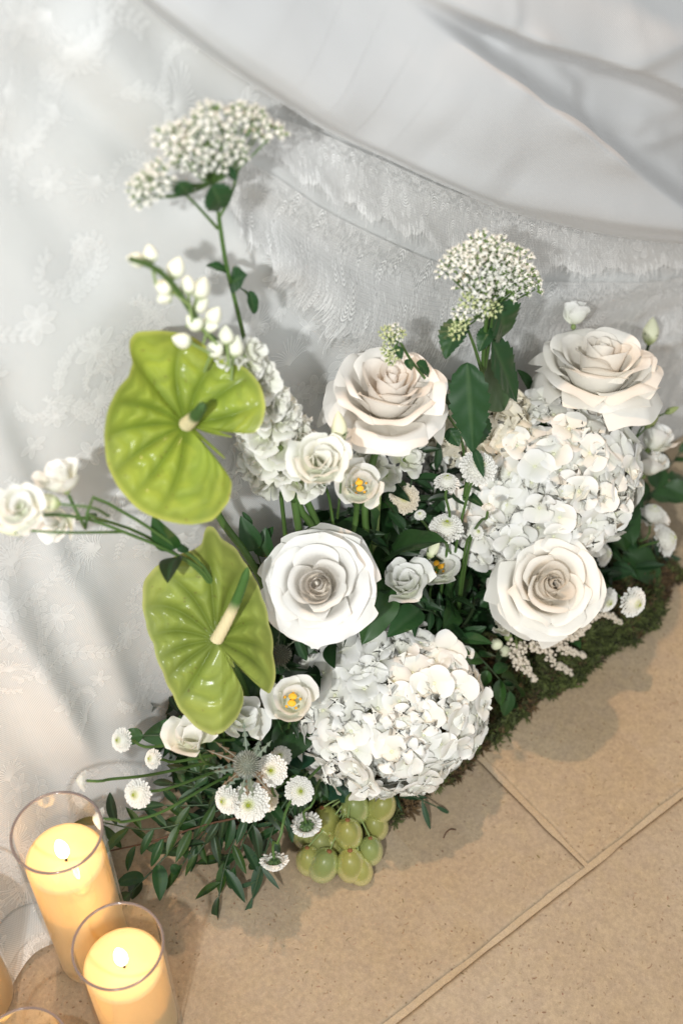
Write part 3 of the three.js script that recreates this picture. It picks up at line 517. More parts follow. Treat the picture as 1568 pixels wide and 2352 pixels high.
const SERR = ov(66, { Wd: 0.36, serr: 9, amp: 0.1, c: [0.03, 0.095, 0.03], rib: [0.08, 0.16, 0.06], nt: 54, ns: 10, vein: 0.05, wave: 0.05 });
const LOBED = ov(67, { shape: 'lobed', Wd: 0.36, c: [0.018, 0.07, 0.035], rib: [0.05, 0.12, 0.06], nt: 40, ns: 8 });
const lf = (geoBank, a, b, n = cd(0, 0.3, 1), stretch = 1) => { const d = b.clone().sub(a), L = d.length(); return [pick(geoBank), a, frame(d, n), V(L * stretch, L, L * stretch)]; };

lisianthus('rose like white lisianthus right of the stock spike, with a pale bud above it', W(737, 1068, 0.100), cd(0.0, 0.25, 0.97), 0.0190, [W(757, 1150, 0.062), W(770, 1240, 0.07), bedAt(0.46, 0.07)], 101, { n: 15, open: 0.78, heart: false, tint: [1, 1, 0.97], buds: [[W(780, 1022, 0.095), cd(-0.05, 1, 0.1), 0.026, 0.0062, undefined, undefined, W(775, 1190, 0.066)]].map((b) => [b[0], b[1], b[2], b[3], b[6]]) });
lisianthus('cupped white lisianthus showing a yellow heart, just below the blush rose', W(824, 1124, 0.094), cd(0.02, 0.18, 1), 0.0185, [W(816, 1200, 0.07), W(808, 1250, 0.075), bedAt(0.47, 0.075)], 103, { n: 9, open: 0.55, sr: 0.0024 });
lisianthus('white lisianthus with swirled petals in the centre, left of the open cup it overlaps', W(934, 1350, 0.118), cd(-0.12, 0.45, 0.9), 0.0195, [W(940, 1430, 0.10), bedAt(0.52, 0.09)], 107, { n: 12, open: 0.6, heart: false, buds: [[W(905, 1312, 0.10), cd(0.1, 0.8, 0.2), 0.013, 0.004]] });
lisianthus('open white lisianthus cup right of the swirled bloom in the centre', W(1000, 1318, 0.105), cd(0.1, 0.55, 0.83), 0.0195, [W(990, 1400, 0.10), bedAt(0.54, 0.085)], 109, { n: 7, open: 0.7 });
lisianthus('half closed white lisianthus seen from the side, below a button chrysanthemum right of centre', W(1064, 1268, 0.095), cd(0.08, 0.95, 0.3), 0.0175, [W(1058, 1310, 0.09), bedAt(0.57, 0.08)], 113, { n: 8, open: 0.42, heart: false, buds: [[W(982, 1283, 0.108), cd(0.5, 0.85, 0.1), 0.021, 0.0048]] });
lisianthus('white lisianthus cup with bright yellow stigma beside the tip of the lower anthurium', W(671, 1615, 0.150), cd(0.04, 0.30, 0.95), 0.0210, [W(668, 1690, 0.12), bedAt(0.40, 0.10)], 127, { n: 7, open: 0.46 });
lisianthus('white lisianthus with pointed petals under the tip of the lower anthurium', W(447, 1708, 0.130), cd(-0.1, 0.55, 0.83), 0.0185, [W(500, 1760, 0.10), bedAt(0.30, 0.08)], 131, { n: 7, open: 0.7, heart: false, tint: [1, 0.97, 0.93] });
lisianthus('shaded white lisianthus behind the edge of the lower anthurium, beside the thistles', W(545, 1650, 0.105), cd(0.35, 0.3, 0.85), 0.0195, [W(560, 1720, 0.09), bedAt(0.34, 0.08)], 137, { n: 7, open: 0.7, heart: false });
// the trio at the left
lisianthus('lisianthus bloom farthest left, round and open towards the viewer', W(46, 1168, 0.070), cd(0.1, 0.15, 1), 0.0148, [W(120, 1182, 0.065), W(200, 1192, 0.07), W(300, 1228, 0.08), W(380, 1262, 0.085), W(480, 1330, 0.09), bedAt(0.30, 0.08)], 139, { n: 10, open: 0.8, heart: false, buds: [[W(70, 1219, 0.065), cd(-1, 0.06, 0.1), 0.024, 0.0042, W(280, 1222, 0.075)], [W(140, 1158, 0.078), cd(-1, 0.12, 0.3), 0.021, 0.0062, W(250, 1185, 0.078)]] });
lisianthus('lisianthus bloom of the left trio that stands highest, ruffled and turned up', W(150, 1122, 0.070), cd(-0.3, 0.75, 0.5), 0.0148, [W(205, 1145, 0.07), W(290, 1180, 0.075), W(390, 1245, 0.085), W(480, 1320, 0.09), bedAt(0.31, 0.08)], 149, { n: 10, open: 0.7, heart: false, leaves: [lf(OVATE, W(405, 1280, 0.086), W(372, 1310, 0.10), cd(-0.4, 0.3, 0.9), 1.5), lf(OVATE, W(400, 1262, 0.086), W(355, 1205, 0.085), cd(-0.2, 0.3, 0.9), 1.2), lf(OVATE, W(408, 1265, 0.09), W(440, 1250, 0.09), cd(0.3, 0.5, 0.8), 1.6)] });
lisianthus('faint lisianthus bloom behind the stems of the left trio', W(150, 1196, 0.045), cd(-0.5, -0.1, 0.8), 0.0140, [W(205, 1185, 0.055), W(300, 1215, 0.07), W(400, 1270, 0.08), W(480, 1340, 0.09), bedAt(0.32, 0.08)], 151, { n: 8, open: 0.8, heart: false });
// the right edge
lisianthus('white lisianthus bell hanging sideways at the right edge, upper of two', W(1490, 1030, 0.095), cd(0.45, 0.78, 0.35), 0.0205, [W(1462, 1080, 0.09), W(1450, 1150, 0.085), bedAt(0.76, 0.08)], 157, { n: 8, open: 0.4, heart: false, buds: [[W(1525, 950, 0.09), cd(0.85, 0.4, 0.2), 0.016, 0.0035, W(1455, 1010, 0.09), [0.14, 0.22, 0.06], [0.3, 0.36, 0.14]], [W(1480, 985, 0.09), cd(0.6, 0.75, 0.2), 0.022, 0.0048, W(1445, 1040, 0.09), [0.10, 0.15, 0.05], [0.22, 0.25, 0.09]]] });
lisianthus('white lisianthus bell seen from the side at the right edge, lower of two', W(1478, 1088, 0.105), cd(0.3, 0.85, 0.4), 0.0200, [W(1465, 1130, 0.09), bedAt(0.76, 0.085)], 163, { n: 8, open: 0.5, heart: false });
lisianthus('small blurred white lisianthus against the cloth above the ivory rose', W(1316, 745, 0.030), cd(0.0, 0.98, 0.2), 0.0165, [W(1305, 800, 0.03), W(1320, 900, 0.04), bedAt(0.72, 0.05)], 167, { n: 7, open: 0.5, heart: false });
{
  seed(171); const c = W(1488, 793, 0.03), g = thing('lisianthus', 'single closed lisianthus bud on a stalk at the right edge, against the cloth', 'flower bud', bedAt(0.80, 0.05));
  part('stem', tube(rel([c, W(1478, 830, 0.03), W(1470, 930, 0.04), g.position.clone()], g), 0.0018), M.stemDark, g); bud(g, c.clone().sub(g.position), cd(0.15, 1, 0.05), 0.030, 0.0085);
}
{
  seed(173); const b0 = bedAt(0.60, 0.11), g = thing('spray_lisianthus', 'spray of small creamy lisianthus swirls and buds at the foot of the cream rose', 'lisianthus', b0), o = (p) => p.clone().sub(b0), fork = W(1185, 1490, 0.14);
  part('stem', tube(rel([fork, b0], g), 0.0016), M.stemPale, g);
  const br = (p) => part('stem', tube(rel([p, p.clone().lerp(fork, 0.5), fork], g), 0.0009), M.stemPale, g);
  for (const [x, y, R, d, n, t] of [[1152, 1440, 0.0125, cd(0.1, 0.4, 0.9), 9, [1, 0.97, 0.93]], [1196, 1455, 0.0098, cd(0.2, 0.6, 0.8), 7, [0.98, 0.97, 0.82]]]) { const p = W(x, y, 0.152); br(p); lisBloom(g, o(p), d, R, { n, open: 0.45, heart: false, tint: t }); }
  for (const [x, y, d, L, r, c0, c1] of [[1186, 1415, cd(0, 1, 0.2), 0.014, 0.0036, [0.16, 0.26, 0.08], [0.22, 0.32, 0.1]], [1168, 1408, cd(-0.4, 0.8, 0.3), 0.009, 0.003, [0.16, 0.26, 0.08], [0.2, 0.3, 0.1]], [1214, 1440, cd(0.8, 0.35, 0.4), 0.013, 0.0058], [1142, 1482, cd(-0.3, 0.3, 0.9), 0.012, 0.0058], [1157, 1492, cd(0.1, -0.2, 0.95), 0.012, 0.0058], [1164, 1465, cd(0.1, 0.3, 0.9), 0.009, 0.004, [0.16, 0.26, 0.08], [0.3, 0.38, 0.14]]]) { const p = W(x, y, 0.155); br(p); bud(g, o(p), d, L, r, c0, c1); }
}
// ------------------------------------------------------------------ button chrysanthemums
const mumGeo = (() => bank(3, (v) => {
  seed(300 + v); const gs = [], n = 185;
  for (let k = 0; k < n; k++) {
    const q = Math.sqrt((k + 3) / n), th = lerp(0.10, 1.85, q), a = k * 2.39996 + rr(-0.06, 0.06), L = lerp(0.11, 0.31, q) * rr(0.88, 1.12), wd = lerp(0.07, 0.145, q);
    const y = Math.cos(th) * 0.62 - 0.05, r = 0.06 + Math.sin(Math.min(th, 1.65)) * 0.72 * q; const out = lerp(0.15, 1.66, Math.pow(q, 1.25)) + rr(-0.1, 0.1);
    const c = mixc([0.62, 0.68, 0.22], [0.92, 0.91, 0.87], smooth(0.06, 0.24, q));
    gs.push(xf(petal({ P: [[0, 0], [L * 0.3, L * 0.04], [L * 0.75, L * 0.12], [L, L * 0.16]], W: wd, Rc0: wd * 0.7, Rc1: wd * 0.75, prof: [0.55, 0.6], tip: [0.26, 2.8], ns: 5, nt: 5, c0: c.map((x) => x * 0.86), c1: c }), V(Math.cos(a) * r, y, -Math.sin(a) * r), new THREE.Quaternion().setFromEuler(new THREE.Euler(0, a, Math.PI / 2 - out, 'YZX'))));
  }
  gs.push(grid(16, 8, (a, b) => { const t = b * 1.75, p = a * 6.2832; return [Math.sin(t) * Math.cos(p) * 0.66, Math.cos(t) * 0.56 - 0.02, Math.sin(t) * Math.sin(p) * 0.66, ...mixc([0.60, 0.64, 0.24], [0.84, 0.83, 0.76], smooth(0.1, 0.4, b))]; }));
  return mergeGeometries(gs);
}))();
const mumDisc = (() => { seed(310); const gs = []; for (let k = 0; k < 46; k++) { const r = 0.10 * Math.sqrt(k / 46), a = k * 2.39996; gs.push(xf(new THREE.IcosahedronGeometry(0.018, 0), V(Math.cos(a) * r, 0.60 - r * r * 1.1, Math.sin(a) * r))); } return mergeGeometries(gs); })();
const mumDiscMat = std([0.34, 0.40, 0.035], 0.7);
const mumCalyxG = (() => { const gs = []; for (let k = 0; k < 14; k++) { const a = k / 14 * 6.2832; gs.push(xf(leaf({ L: 0.62, Wd: 0.13, shape: 'lance', bend: 0.5, nt: 6, ns: 4, c: [0.13, 0.22, 0.08], rib: [0.2, 0.3, 0.12] }), V(0, -0.18, 0), new THREE.Quaternion().setFromEuler(new THREE.Euler(1.45 - 0.2 * (k % 2), a, 0, 'YXZ')))); } gs.push(grid(10, 5, (a, b) => [Math.cos(a * 6.2832) * 0.22 * (1 - b), -0.16 - 0.12 * b, Math.sin(a * 6.2832) * 0.22 * (1 - b), 0.06, 0.12, 0.04]).deleteAttribute('uv')); gs.forEach((g) => g.deleteAttribute('uv')); return mergeGeometries(gs); })();
function mum(label, c, dir, R, stem, o = {}) {
  const base = stem[stem.length - 1], g = thing('button_chrysanthemum', label, 'chrysanthemum', base), pos = c.clone().sub(base);
  const pts = [c.clone().addScaledVector(dir, -R * 0.3), c.clone().addScaledVector(dir, -R * 1.6), ...stem];
  part('stem', tube(rel(pts, g), 0.0012, 0.0015), M.stem, g);
  const q = turn(dir, rnd() * 6);
  const head = part('calyx', mumCalyxG, M.leaf, g, pos, q, R);
  const pt = part('petals', mumGeo[Math.floor(rnd() * 3)], o.mat ?? M.petal, head); stuff(pt);
  stuff(part('centre', mumDisc, mumDiscMat, head));
  for (const l of o.leaves ?? []) part('leaf', l[0], M.leaf, g, l[1].clone().sub(base), l[2], l[3]);
  return g;
}
{
  seed(330);
  const warmP = std([1, 0.93, 0.82], 0.62, { vertexColors: true, transmission: 0.22, thickness: 0 });
  const px = (R, p) => R * pxm(p) * 1.12;
  const put = (label, x, y, w, R, dir, stem, o) => { const c = W(x, y, w); return mum(label, c, dir, px(R, c), stem, o); };
  put('shaded beige button chrysanthemum in the gap under the blush rose', 928, 1145, 0.060, 31, cd(0.02, 0.1, 1), [W(926, 1220, 0.06), bedAt(0.53, 0.07)], { mat: warmP });
  put('button chrysanthemum behind the drooping leaf tip, in front of the hydrangea', 1098, 1072, 0.118, 38, cd(0.1, 0.4, 0.9), [W(1060, 1190, 0.11), bedAt(0.56, 0.09)]);
  put('small flat button chrysanthemum on an upright stalk, left of the upper hydrangea', 1026, 1106, 0.110, 26, cd(0.02, 0.75, 0.66), [W(1032, 1180, 0.11), bedAt(0.55, 0.09)]);
  put('button chrysanthemum tilted up, right above the half closed lisianthus', 1025, 1210, 0.112, 34, cd(-0.02, 0.55, 0.83), [W(1040, 1300, 0.10), bedAt(0.555, 0.09)]);
  put('tiny half open chrysanthemum bud on a curved stalk before the upper hydrangea', 1121, 1165, 0.155, 14, cd(0.05, 0.85, 0.5), [W(1105, 1195, 0.14), W(1080, 1240, 0.12), bedAt(0.57, 0.1)]);
  put('tiny chrysanthemum bud touching the half closed lisianthus', 1095, 1222, 0.130, 15, cd(0.3, 0.2, 0.9), [W(1075, 1235, 0.12), bedAt(0.57, 0.1)]);
  put('tiny chrysanthemum bud beside the curled leaf', 964, 1182, 0.090, 12, cd(-0.2, 0.5, 0.8), [W(985, 1230, 0.08), bedAt(0.54, 0.08)]);
  put('upper of two fluffy button chrysanthemums at the right edge', 1497, 1184, 0.120, 35, cd(0.1, 0.85, 0.5), [W(1420, 1250, 0.11), W(1340, 1310, 0.09), bedAt(0.70, 0.09)]);
  put('lower of two fluffy button chrysanthemums at the right edge', 1527, 1240, 0.155, 34, cd(0.75, 0.25, 0.6), [W(1450, 1275, 0.12), W(1340, 1310, 0.09), bedAt(0.71, 0.09)]);
  put('button chrysanthemum above the moss at the right, facing outwards', 1455, 1384, 0.208, 31, cd(0.45, -0.2, 0.87), [W(1415, 1362, 0.185), W(1340, 1330, 0.14), bedAt(0.68, 0.11)]);
  put('shaded button chrysanthemum behind the right tip of the cream rose', 1392, 1380, 0.190, 26, cd(0.35, -0.35, 0.87), [W(1350, 1345, 0.15), bedAt(0.68, 0.1)]);
  put('button chrysanthemum peeping out below the upper hydrangea', 1385, 1272, 0.145, 25, cd(0.75, 0.1, 0.6), [W(1340, 1300, 0.09), bedAt(0.69, 0.08)]);
  // lower left
  put('button chrysanthemum on a long stalk, highest of the left group', 278, 1700, 0.100, 24, cd(-0.45, 0.15, 0.88), [W(330, 1715, 0.10), W(400, 1710, 0.10), W(520, 1700, 0.09), bedAt(0.36, 0.08)]);
  put('small button chrysanthemum half turned away, second from the top of the left group', 350, 1743, 0.110, 20, cd(-0.5, 0.2, 0.83), [W(400, 1750, 0.10), W(470, 1738, 0.10), bedAt(0.34, 0.08)]);
  put('button chrysanthemum in profile with green calyx, above the tall candle', 192, 1793, 0.110, 21, cd(-0.93, 0.1, 0.3), [W(250, 1790, 0.11), W(330, 1782, 0.11), W(440, 1760, 0.10), bedAt(0.34, 0.08)]);
  put('button chrysanthemum facing the viewer, right of the tall candle', 315, 1824, 0.135, 29, cd(-0.3, 0.1, 0.95), [W(370, 1815, 0.13), W(460, 1785, 0.12), bedAt(0.36, 0.09)]);
  put('button chrysanthemum in profile behind the rim of the tall candle', 230, 1880, 0.130, 22, cd(-0.9, 0.15, 0.35), [W(280, 1888, 0.13), W(360, 1870, 0.13), W(470, 1810, 0.12), bedAt(0.36, 0.09)]);
  put('crisp white button chrysanthemum right of the silver thistle', 623, 1770, 0.172, 32, cd(0.0, 0.2, 0.98), [W(640, 1830, 0.15), bedAt(0.42, 0.12)]);
  put('largest button chrysanthemum, domed and blushing, in the middle of the lower left', 573, 1844, 0.178, 40, cd(-0.05, 0.0, 1), [W(600, 1860, 0.15), bedAt(0.40, 0.12)]);
  put('button chrysanthemum tucked behind the left of the domed one', 520, 1838, 0.168, 29, cd(-0.5, 0.02, 0.86), [W(560, 1850, 0.15), bedAt(0.40, 0.12)]);
  put('pointed button chrysanthemum above the grapes', 688, 1817, 0.176, 29, cd(0.2, 0.2, 0.96), [W(700, 1780, 0.15), W(740, 1740, 0.12), bedAt(0.45, 0.1)]);
  put('amber tinged button chrysanthemum in shade behind the domed one', 611, 1836, 0.150, 27, cd(0.3, 0.1, 0.9), [W(650, 1800, 0.14), bedAt(0.42, 0.12)], { mat: warmP });
  put('button chrysanthemum hanging face down beside the grapes, green calyx showing', 704, 1896, 0.182, 30, cd(0.1, -0.72, -0.62), [W(716, 1850, 0.185), W(730, 1800, 0.16), bedAt(0.45, 0.11)]);
  put('button chrysanthemum hanging upside down over the bare tiles', 630, 1980, 0.200, 29, cd(0.05, -0.95, -0.28), [W(640, 1935, 0.20), W(662, 1850, 0.18), bedAt(0.44, 0.12)]);
  put('small button chrysanthemum in shade behind the crisp white one', 644, 1737, 0.140, 22, cd(-0.1, 0.4, 0.9), [W(670, 1760, 0.13), bedAt(0.43, 0.1)]);
}

// ------------------------------------------------------------------ sea holly
{
  const head = (() => { seed(351); const gs = [grid(16, 10, (a, b) => { const t = b * 2.2, p = a * 6.2832; return [Math.sin(t) * Math.cos(p) * 0.9, Math.cos(t) * 1.15 + 0.2, Math.sin(t) * Math.sin(p) * 0.9, 0.16, 0.18, 0.14]; })]; for (let k = 0; k < 190; k++) { const y = 1 - 1.5 * k / 190, r = Math.sqrt(Math.max(0, 1 - y * y)), a = k * 2.39996, d = V(Math.cos(a) * r * 0.95, y * 1.15 + 0.2, Math.sin(a) * r * 0.95), n = V(Math.cos(a) * r, y, Math.sin(a) * r), cc = rr(0.7, 1.3); gs.push(xf(grid(4, 2, (p, t) => [Math.cos(p * 6.2832) * 0.055 * (1 - t * 0.9), t * 0.34, Math.sin(p * 6.2832) * 0.055 * (1 - t * 0.9), lerp(0.22, 0.46, t) * cc, lerp(0.25, 0.46, t) * cc, lerp(0.2, 0.42, t) * cc]), d, turn(n))); } return mergeGeometries(gs); })();
  const bract = bank(4, (k) => { seed(360 + k); const b = leaf({ L: 1, Wd: 0.058, shape: 'lance', serr: 5, amp: 0.9, fold: 0.6, bend: rr(-0.5, 0.5), twist: rr(-0.4, 0.4), c: k === 3 ? [0.26, 0.17, 0.10] : [0.26, 0.32, 0.24], rib: [0.5, 0.56, 0.46], nt: 66, ns: 6 }); return b; });
  const thistle = (label, c, dir, R, L, n, stem, sd, tint) => {
    const base = stem[stem.length - 1], g = thing('sea_holly', label, 'thistle', base); seed(sd); part('stem', tube(rel([c, c.clone().addScaledVector(dir, -0.02), ...stem], g), 0.0016), M.stemPale, g);
    const q = turn(dir), h = part('flower_head', head, tint ?? M.vert, g, c.clone().sub(base), q, R);
    for (let k = 0; k < n; k++) part('bract', pick(bract), tint ?? M.leaf, h, V(0, -0.45, 0), new THREE.Quaternion().setFromEuler(new THREE.Euler(rr(0.95, 1.75), k * 2.39996 + rr(-0.2, 0.2), 0, 'YXZ')), V(rr(0.8, 1.1) * L / R, rr(0.62, 1.2) * L / R, L / R));
    return g;
  };
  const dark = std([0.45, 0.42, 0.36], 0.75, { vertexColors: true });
  thistle('silver grey sea holly thistle with long spiny bracts, left of the crisp white chrysanthemum', W(568, 1757, 0.170), cd(-0.05, 0.35, 0.9), 0.0092, 0.033, 22, [W(590, 1820, 0.13), bedAt(0.37, 0.1)], 371);
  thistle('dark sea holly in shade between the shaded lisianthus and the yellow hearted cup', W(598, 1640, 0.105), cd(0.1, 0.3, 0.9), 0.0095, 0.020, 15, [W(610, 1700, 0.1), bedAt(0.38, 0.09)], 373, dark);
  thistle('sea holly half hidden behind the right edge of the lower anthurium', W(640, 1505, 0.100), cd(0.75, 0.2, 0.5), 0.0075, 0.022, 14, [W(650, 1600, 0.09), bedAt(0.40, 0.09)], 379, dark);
}

// ------------------------------------------------------------------ anthuriums
function spatheGeo(poly, k, veins, axis, reliefFn, cols) {                     // polygon of (dx, up) in sheet units about the spadix
  const pol = poly.map(([x, y]) => [Math.atan2(y, x), Math.hypot(x, y)]).sort((a, b) => a[0] - b[0]), n = pol.length;
  const rad = (a) => { let i = 0; while (i < n && pol[i][0] < a) i++; const p0 = pol[(i - 1 + n) % n], p1 = pol[i % n]; let a0 = p0[0], a1 = p1[0]; if (a1 <= a0) { if (a < a1) a0 -= 2 * Math.PI; else a1 += 2 * Math.PI; } const t = (a - a0) / (a1 - a0); return lerp(p0[1], p1[1], t * t * (3 - 2 * t) * 0.35 + t * 0.65); };
  const NA = 300, NR = 64, tab = bank(NA + 1, (i) => { const a = -Math.PI + i / NA * 2 * Math.PI; let s = 0, wsum = 0; for (let d = -2; d <= 2; d++) { const w = [0.06, 0.24, 0.4, 0.24, 0.06][d + 2]; let aa = a + d * 0.018; if (aa > Math.PI) aa -= 2 * Math.PI; if (aa < -Math.PI) aa += 2 * Math.PI; s += w * rad(aa); wsum += w; } return s / wsum; });
  const surf = (i, b, back) => {
    const a = -Math.PI + i / NA * 2 * Math.PI, r = tab[i] * b; let x = Math.cos(a) * r, y = Math.sin(a) * r;
    const big = 200; let dep = 0, best = 9, sgn = 0;
    for (const v of veins) { let d = a - axis - v[0] - v[1] * b * b; d = Math.atan2(Math.sin(d), Math.cos(d)); const dd = Math.abs(d) * r; if (dd < best * 40) { if (dd / 40 < best) { best = dd / 40; sgn = d; } } dep += (v[2] ?? 1) * (0.6 * Math.exp(-dd * dd / 14) + 0.5 * Math.exp(-dd * dd / 110)) * smooth(0.02, 0.2, b) * smooth(1.0, 0.55, b); }
    const puff = smooth(0, 0.55, best) * smooth(1, 0.8, b);
    const cross = Math.sin(b * 30 + Math.abs(sgn) * 11 + 2.5 * fbm(x * 0.03 + 7, y * 0.03, 2)) * puff * smooth(0.25, 0.5, b);
    const z = (-dep * 4.2 + puff * 2.8 + cross * 1.5 + reliefFn(a, b, r, x, y)) - (back ? 1.6 : 0);
    const edge = smooth(0.93, 1, b), mottled = 1 + 0.22 * fbm(x * 0.022, y * 0.022, 4) + 0.07 * Math.pow(Math.max(0, Math.sin(b * 62 + Math.abs(sgn) * 24 + 3 * fbm(x * 0.02, y * 0.02 + 5, 2))), 6) * puff, spot = fbm(x * 0.11 + 31, y * 0.11, 2) > 0.56 ? 0.62 : 1;
    const c = mixc(mixc(cols[0].map((q) => q * 0.72), cols[1], clamp(puff * 0.95 - 0.35 * Math.max(0, -cross))), cols[2], edge * 0.8 + 0.25 * smooth(0.5, 1, b)).map((q, n) => q * (n === 1 ? spot : Math.sqrt(spot)));
    return [x * k, y * k, z * k, c[0] * mottled, c[1] * mottled, c[2] * mottled];
  };
  const front = grid(NA, NR, (_a, _b, i, j) => surf(i, Math.pow(j / NR, 0.85), false)), back = grid(NA, 18, (_a, _b, i, j) => surf(i, j / 18, true));
  const rim = grid(NA, 1, (_a, _b, i, j) => surf(i, 1, j === 1));
  return mergeGeometries([front, back, rim]);
}
function spadixGeo(L, r, c0, c1, cut) { return grid(28, 90, (a, t) => { const w = r * (1 - 0.42 * t) * Math.pow(Math.min(1, (1 - t) * 9), 0.5) * (1 + 0.07 * Math.sin(a * 6.2832 * 9 + t * 110) * Math.sin(t * 190)), p = a * 6.2832, k = smooth(cut - 0.12, cut + 0.08, t); return [Math.cos(p) * w + L * 0.05 * Math.sin(t * 2.4), t * L, Math.sin(p) * w, ...mixc(c0, c1, k)]; }); }
{
  const place = (label, c, poly, veins, axis, rf, cols, spDir, spL, spR, cut, spc, stem, tilt) => {
    const base = stem[stem.length - 1], g = thing('anthurium', label, 'anthurium', base), pos = c.clone().sub(base), k = pxm(c);
    part('stem', tube(rel([c.clone().addScaledVector(CT, -0.002), c.clone().addScaledVector(CT, -0.02), ...stem], g), 0.0030, 0.0036), M.stem, g);
    const v = c.clone().sub(EYE).normalize().negate(), q = frame(CU, v); if (tilt) q.multiply(tilt);
    const s = part('spathe', spatheGeo(poly, k, veins, axis, rf, cols), M.spathe, g, pos, q);
    part('spadix', spadixGeo(spL, spR, spc[0], spc[1], cut), M.vert, s, V(0, 0, 0.001), turn(spDir));
    return g;
  };
  const up = [[17, -8], [52, -12], [92, -27], [130, -33], [158, -20], [175, 8], [180, 45], [168, 92], [140, 128], [112, 142], [88, 148], [62, 160], [44, 182], [12, 202], [-30, 210], [-78, 209], [-112, 203], [-126, 185], [-126, 160], [-118, 132], [-128, 100], [-158, 60], [-178, 10], [-183, -44], [-175, -100], [-145, -155], [-100, -200], [-40, -223], [10, -230], [58, -221], [94, -182], [106, -130], [98, -88], [72, -56], [42, -32], [16, -16]];
  const ax1 = 2.28;
  place('upper lime green anthurium with a broad heart shaped spathe, left of the stock spike', W(428, 975, 0.070), up, [[0, 0, 1.1], [0.36, 0.25], [-0.42, -0.3], [0.85, 0.2], [-0.95, -0.25], [1.35, 0.15], [-1.5, -0.15], [1.9, -0.1], [-2.1, 0.1], [2.35, -0.25]], ax1,
    (a, b, r, x, y) => { let d = a - 2.75; d = Math.atan2(Math.sin(d), Math.cos(d)); const curl = Math.exp(-d * d / 0.42); return r * r * 0.0003 + curl * 62 * Math.pow(b, 2.4) + 12 * Math.sin(a * 3 + 1) * b * b - 16 * Math.exp(-b * b * 30); },
    [[0.30, 0.40, 0.045], [0.40, 0.47, 0.07], [0.52, 0.53, 0.13]], V(0.30, 0.34, 1), 0.038, 0.0052, 0.42, [[0.68, 0.60, 0.36], [0.05, 0.11, 0.025]],
    [W(505, 1190, 0.035), W(560, 1265, 0.05), W(606, 1345, 0.065), W(640, 1450, 0.075), bedAt(0.37, 0.08)]);
  const low = [[22, -40], [43, -70], [61, -112], [62, -155], [44, -190], [14, -215], [-6, -222], [-36, -210], [-77, -170], [-102, -120], [-122, -70], [-142, -10], [-159, 40], [-167, 90], [-162, 140], [-137, 170], [-97, 192], [-52, 208], [-30, 222], [-26, 262], [-6, 262], [12, 232], [40, 215], [63, 180], [88, 140], [108, 90], [123, 30], [133, -40], [135, -120], [122, -143], [98, -118], [70, -84], [34, -42]];
  place('lower lime green anthurium with folded lobes and upright spadix, left of the front rose', W(497, 1470, 0.118), low, [[0, 0, 1.1], [0.33, 0.28], [-0.28, -0.2], [0.72, 0.34], [-0.6, -0.4], [1.15, 0.3], [-1.05, -0.4], [1.6, 0.2], [2.05, 0.1], [2.55, -0.05], [-1.7, -0.3], [-2.1, -0.3]], 1.66,
    (a, b, r, x, y) => -0.62 * Math.max(0, x - 12) - 0.0004 * x * x + r * r * 0.00025 + 22 * Math.exp(-Math.pow(a - 2.6, 2) / 0.5) * b * b * b + (y > 170 ? (y - 170) * 0.5 : 0) - 0.16 * Math.max(0, -y - 60) + 8 * Math.sin(a * 4) * b * b,
    [[0.30, 0.37, 0.06], [0.40, 0.45, 0.10], [0.54, 0.53, 0.20]], V(0.36, 1.0, 0.62), 0.072, 0.0050, 0.50, [[0.74, 0.64, 0.38], [0.05, 0.13, 0.02]],
    [W(560, 1580, 0.085), W(590, 1680, 0.08), bedAt(0.35, 0.08)]);
}

// ------------------------------------------------------------------ stock: a spike of double florets with buds at its tip
const stockFloret = (() => { seed(401); return bank(3, () => bank(11, (k) => { const q = k / 10, R = 1, rim = lerp(0.25, 1, q); return [petal({ P: [[0.05, 0], [rim * 0.5, 0.02], [rim * 0.8, lerp(0.75, 0.35, q)], [rim, lerp(0.95, 0.22, q)]], W: lerp(0.34, 0.5, q), Rc0: 0.7, Rc1: rr(0.8, 2), prof: [0.3, 0.6], tip: [0.3, 2.4], roll: rr(0, 0.3), wave: rr(0.05, 0.12), wf: rr(2, 5), ph: rnd() * 6, ns: 7, nt: 7, c0: [0.72, 0.76, 0.52], c1: [0.83, 0.82, 0.79], dent: 0.12 }), k * 2.39996]; })); })();
const beadG = new THREE.SphereGeometry(0.14, 8, 6);
function floretAt(g, p, dir, R) { const f = part('floret', beadG, M.stemPale, g, p.clone().sub(g.position), turn(dir, rnd() * 6), R); for (const [geo, a] of pick(stockFloret)) part('petal', geo, M.petal, f, V(0, 0, 0), yaw(a + rr(-0.2, 0.2), 0, rr(-0.1, 0.1))); return f; }
